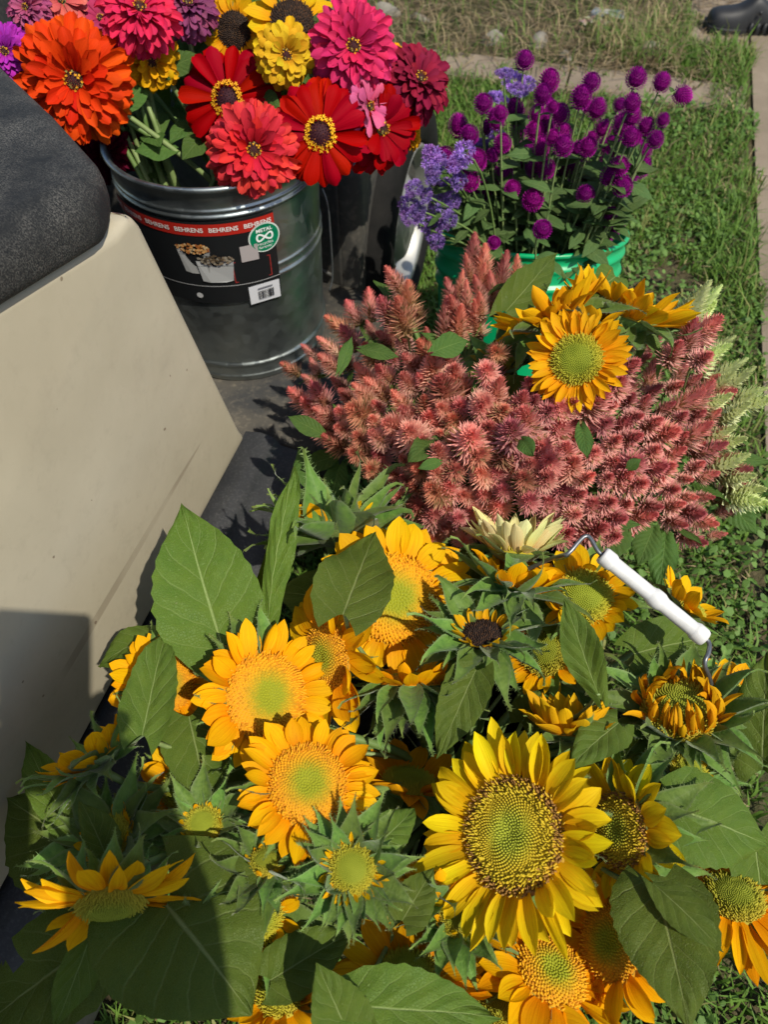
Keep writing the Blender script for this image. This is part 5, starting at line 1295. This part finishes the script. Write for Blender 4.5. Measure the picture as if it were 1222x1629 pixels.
    for j in range(6):
        u = 2*np.pi*j/6; lx = r*np.cos(u)*el; ly = r*np.sin(u)
        V[:, j, 0] = x + lx*np.cos(a0) - ly*np.sin(a0); V[:, j, 1] = y + lx*np.sin(a0) + ly*np.cos(a0)
        V[:, j, 2] = z + (V[:, j, 0]-x)*nx_ + (V[:, j, 1]-y)*ny_ + (.15*r if j % 2 else 0)
    q = rng.random(n)[:, None]; c = np.array((.085, .170, .030))*(1-q) + np.array((.16, .28, .06))*q
    me = mesh('clover', V.reshape(-1, 3), (np.arange(n)[:, None]*6 + np.arange(6)[None]), M_grass, col=np.repeat(c, 6, 0), smooth=False)
    o_ = ob('clover', me); tag(o_, 'low clover and broad leaved weeds growing through the lawn', None, None, 'stuff')
lawn()
# dead straw and chips lying over the paving edge
def litter():
    V = []; Fc = []; C = []
    for k in range(2600):
        s = R(1.80, 3.1); o = R(-.45, .80); p = cart(s, o, R(.012, .03)); a = R(0, 6.28); l = R(.015, .06); w = R(.0008, .002)
        if 1.86 < s < 2.0 and random.random() < .8: continue
        d = np.array([math.cos(a), math.sin(a), R(-.15, .15)]) * l; tt = np.array([-math.sin(a), math.cos(a), 0]) * w; b = len(V)
        V += [p - d - tt, p - d + tt, p + d + tt, p + d - tt]; Fc.append([b, b+1, b+2, b+3]); c = np.array(random.choice([(.30, .22, .12), (.24, .17, .09), (.38, .30, .18), (.13, .09, .05)])); C += [c]*4
    for k in range(500):                                    # crumbs of bark near the cart's rear wheel side
        p = cart(R(-.75, -.3), R(.10, .25), R(.006, .02)); a = R(0, 6.28); l = R(.003, .009); d = np.array([math.cos(a), math.sin(a), R(-.4, .4)]) * l; tt = np.array([-math.sin(a), math.cos(a), R(-.3, .3)]) * l * .6; b = len(V)
        V += [p - d, p - tt, p + d, p + tt]; Fc.append([b, b+1, b+2, b+3]); c = np.array(random.choice([(.24, .16, .10), (.32, .22, .15), (.16, .10, .06)])); C += [c]*4
    o_ = ob('straw', mesh('straw', V, Fc, M_grass, col=np.array(C), smooth=False)); tag(o_, 'dry straw and bark crumbs scattered by the paving', None, None, 'stuff')
litter()
def stone(px, py, w, hgt, label, seed, col=None):
    P = atz(px, py, 0.0); m = mpp(P); rr = np.random.default_rng(seed)
    bm = bmesh.new(); bmesh.ops.create_icosphere(bm, subdivisions=3, radius=1)
    ks = rr.normal(size=(7, 3)); 
    for v in bm.verts:
        p = np.array(v.co); f = 1 + .13 * sum(math.sin(2.2 * (p @ k) + i) for i, k in enumerate(ks)) / 2
        v.co = Vector((p[0] * w * m * f, p[1] * w * m * .6 * f, max(-.2, p[2]) * hgt * m * f))
    o = ob('stone', bm_mesh('stone', bm, M_stone), None, Matrix.Translation(Vector(P)) @ Matrix.Rotation(R(0, 3), 4, 'Z'))
    tag(o, label, 'stone', 'stones in the dry grass')
stone(858, 68, 26, 14, 'broad pale stone half buried in the dry grass above the tallest purple flower', 1)
stone(780, 66, 22, 16, 'grey stone in the dry grass left of the broad pale stone', 2)
stone(1035, 80, 24, 12, 'flat stone at the far right of the dry grass by the path', 3)
stone(612, 24, 22, 18, 'rounded grey stone at the top beside the pink zinnia', 4)
stone(668, 30, 16, 8, 'small pale stone lying in the grass at the top left of the lawn', 5)
stone(900, 92, 12, 8, 'small stone on the far edge of the concrete path', 6)
# crumpled litter in the dry grass
def scrap(px, py, w, label, cols, seed):
    P = atz(px, py, .02); m = mpp(P); rr = np.random.default_rng(seed); nx, ny = 9, 6; V = []; C = []
    for i in range(nx):
        for j in range(ny):
            V.append([(i/(nx-1)-.5)*w*m + rr.normal(0, .004), (j/(ny-1)-.5)*w*m*.45 + rr.normal(0, .004), rr.uniform(0, .022)]); C.append(cols[(i // 2 + j) % len(cols)])
    o = ob('crumpled_wrapper', mesh('crumpled_wrapper', V, grid_faces(nx, ny), M_print, col=np.array(C), smooth=False), None, Matrix.Translation(Vector(P)) @ Matrix.Rotation(R(-.3, .3), 4, 'Z'))
    tag(o, label, 'litter')
scrap(968, 27, 52, 'crumpled pale wrapper with blue at its edge in the dry grass', [(.30, .30, .26), (.10, .16, .24), (.36, .30, .2)], 1)
scrap(945, 40, 44, 'crumpled pinkish wrapper lying lower left of the blue one', [(.30, .28, .22), (.30, .14, .15), (.26, .30, .14)], 2)
# black foam clog standing on the sidewalk
def clog():
    P = atz(1186, 47, 0.012); m = mpp(P); L = 125 * m
    root = thing('clog', P, 'black foam clog standing on the sidewalk in the top right corner', 'shoe')
    prof = [(-.5, .0, .22), (-.495, .28, .42), (-.44, .38, .52), (-.28, .42, .54), (-.12, .39, .60), (-.03, .35, .85), (.06, .33, .90), (.18, .31, .66), (.30, .29, .52), (.42, .26, .40), (.48, .16, .34), (.50, 0, .15)]
    V = []; ns = 16
    for (x, hw, hh) in prof:
        for k in range(ns):
            a = 2*math.pi*k/ns; c, s_ = math.cos(a), math.sin(a)
            yy = hw*.5*np.sign(c)*abs(c)**.7; zz = hh*.42*(max(0, s_)**.75) 
            V.append([x*L, yy*L*.92, zz*L + .028*L])
    f = [[i*ns+k, i*ns+(k+1) % ns, (i+1)*ns+(k+1) % ns, (i+1)*ns+k] for i in range(len(prof)-1) for k in range(ns)]
    Mx = Matrix.Translation(Vector(P)) @ Matrix.Rotation(-.05, 4, 'Z')
    me = mesh('upper', V, f, M_croc); o = ob('upper', me, root, Mx)
    sub = o.modifiers.new('sub', 'SUBSURF'); sub.levels = sub.render_levels = 2
    V = []
    out = [(x*L*1.02, sgn*max(.05, hw)*.5*L) for sgn in (1, -1) for (x, hw, hh) in (prof if sgn == 1 else prof[::-1])]
    bm = bmesh.new(); lo = [bm.verts.new((x, y, 0)) for x, y in out]; up = [bm.verts.new((x, y, .035*L*(1.6 if x > -.4*L else 2.2))) for x, y in out]
    bm.faces.new(lo[::-1]); bm.faces.new(up)
    for i in range(len(out)): bm.faces.new([lo[i], lo[(i+1) % len(out)], up[(i+1) % len(out)], up[i]])
    bmesh.ops.recalc_face_normals(bm, faces=bm.faces)
    ob('sole', bm_mesh('sole', bm, M_croc, False), root, Mx)
    for k in range(6):                                       # moulded ridges along the lower side
        x = (-.02 + .085*k)*L
        V, f = tube([(x, -.165*L, .02*L), (x + .01*L, -.175*L, .07*L), (x + .025*L, -.165*L, .13*L)], .022*L, 6); ob('ridge', mesh('ridge', V, f, M_croc), root, Mx)
    V, f = lathe([(.001, .012), (.02, .012), (.024, 0)], 12)
    ob('strap_button', mesh('strap_button', V, f, M_croc), root, Mx @ Matrix.Translation((.06*L, -.17*L, .24*L)) @ Matrix.Rotation(math.pi/2, 4, 'X') @ Matrix.Scale(L, 4))
clog()

# ------------------------------------------------------------------ the photographer, behind the camera, whose arms and phone shade the panel
def person():
    root = thing('person', (0, -.45, 0), 'person standing behind the lens in dark clothes, arms out, holding a phone', 'person')
    def skinned(name, verts, edges, radii, mat, root_i=0):
        me = bpy.data.meshes.new(name); me.from_pydata([tuple(v) for v in verts], edges, []); me.materials.append(mat)
        o = ob(name, me, root, Matrix.Identity(4))
        sk = o.modifiers.new('skin', 'SKIN'); sk.use_smooth_shade = True
        for i, r in enumerate(radii): me.skin_vertices[0].data[i].radius = (r, r) if not isinstance(r, tuple) else r
        for i in range(len(verts)): me.skin_vertices[0].data[i].use_root = (i == root_i)
        s = o.modifiers.new('sub', 'SUBSURF'); s.levels = s.render_levels = 1
        return o
    cloth = simple('dark_cloth', (.03, .035, .05), (.05, .055, .075), 60, .9)
    skin = simple('skin', (.42, .24, .17), (.50, .30, .21), 30, .55)
    V = [(0, -.52, .92), (0, -.50, 1.08), (0, -.46, 1.25), (0, -.43, 1.36), (0, -.40, 1.43), (0, -.37, 1.50), (0, -.35, 1.58), (0, -.34, 1.66),
         (.17, -.43, 1.34), (.155, -.33, 1.16), (.075, -.20, 1.00), (.035, -.10, 1.01), (-.17, -.43, 1.34), (-.16, -.33, 1.16), (-.06, -.20, 1.00), (-.085, -.09, 1.01),
         (.10, -.50, .86), (.11, -.46, .48), (.11, -.52, .09), (.11, -.40, .04), (-.10, -.50, .86), (-.11, -.46, .48), (-.11, -.52, .09), (-.11, -.40, .04)]
    Ed = [(0, 1), (1, 2), (2, 3), (3, 4), (4, 5), (5, 6), (6, 7), (3, 8), (8, 9), (9, 10), (10, 11), (3, 12), (12, 13), (13, 14), (14, 15), (0, 16), (16, 17), (17, 18), (18, 19), (0, 20), (20, 21), (21, 22), (22, 23)]
    Rr = [(.17, .12), (.15, .11), (.17, .12), (.13, .09), .055, .065, .095, .075, .075, .066, .060, .040, .075, .066, .060, .040, .09, .062, .042, .035, .09, .062, .042, .035]
    skinned('body', V, Ed, Rr, cloth)
    # phone: a slab just behind the lens, square to the view
    Zf = -AF; c = CAM - AF * .012 + AR * -.024 - AU * .050
    bm = bmesh.new(); bmesh.ops.create_cube(bm, size=1)
    for v in bm.verts: v.co = Vector((v.co.x * .082, v.co.y * .155, v.co.z * .009))
    bmesh.ops.bevel(bm, geom=list(bm.edges), offset=.003, segments=2, affect='EDGES')
    M = Matrix((tuple(AR) + (0,), tuple(AU) + (0,), tuple(Zf) + (0,), (0, 0, 0, 1))).transposed(); M.translation = Vector(c)
    ph = thing('phone', c, 'phone held up by the person taking the picture', 'phone')
    ob('case', bm_mesh('case', bm, simple('phone_case', (.02, .02, .022), (.03, .03, .03), 50, .4)), ph, M)
    # hands: palm and five curled fingers on each side of the phone
    for s in (1, -1):
        e = c + AR * s * .041
        w = np.array([.035, -.10, 1.01]) if s == 1 else np.array([-.085, -.09, 1.01])
        palm = c + AR * s * .052 - AU * .05 - AF * .02
        up = AR * 0 + AU
        verts = [w, palm]; edges = [(0, 1)]; rad = [.028, .030]
        for k in range(4):
            k0 = palm + AU * (.030 - .020 * k) + AF * .006; k1 = k0 + AR * s * .010 + AF * .026 + AU * .006; k2 = k1 - AR * s * .026 + AF * .004
            i = len(verts); verts += [k0, k1, k2]; edges += [(1, i), (i, i+1), (i+1, i+2)]; rad += [.011, .009, .008]
        t0 = palm + AU * .035 - AF * .012; t1 = t0 - AR * s * .02 + AU * .025 - AF * .006
        i = len(verts); verts += [t0, t1]; edges += [(1, i), (i, i+1)]; rad += [.012, .009]
        skinned('hand', verts, edges, rad, skin, 1)
person()
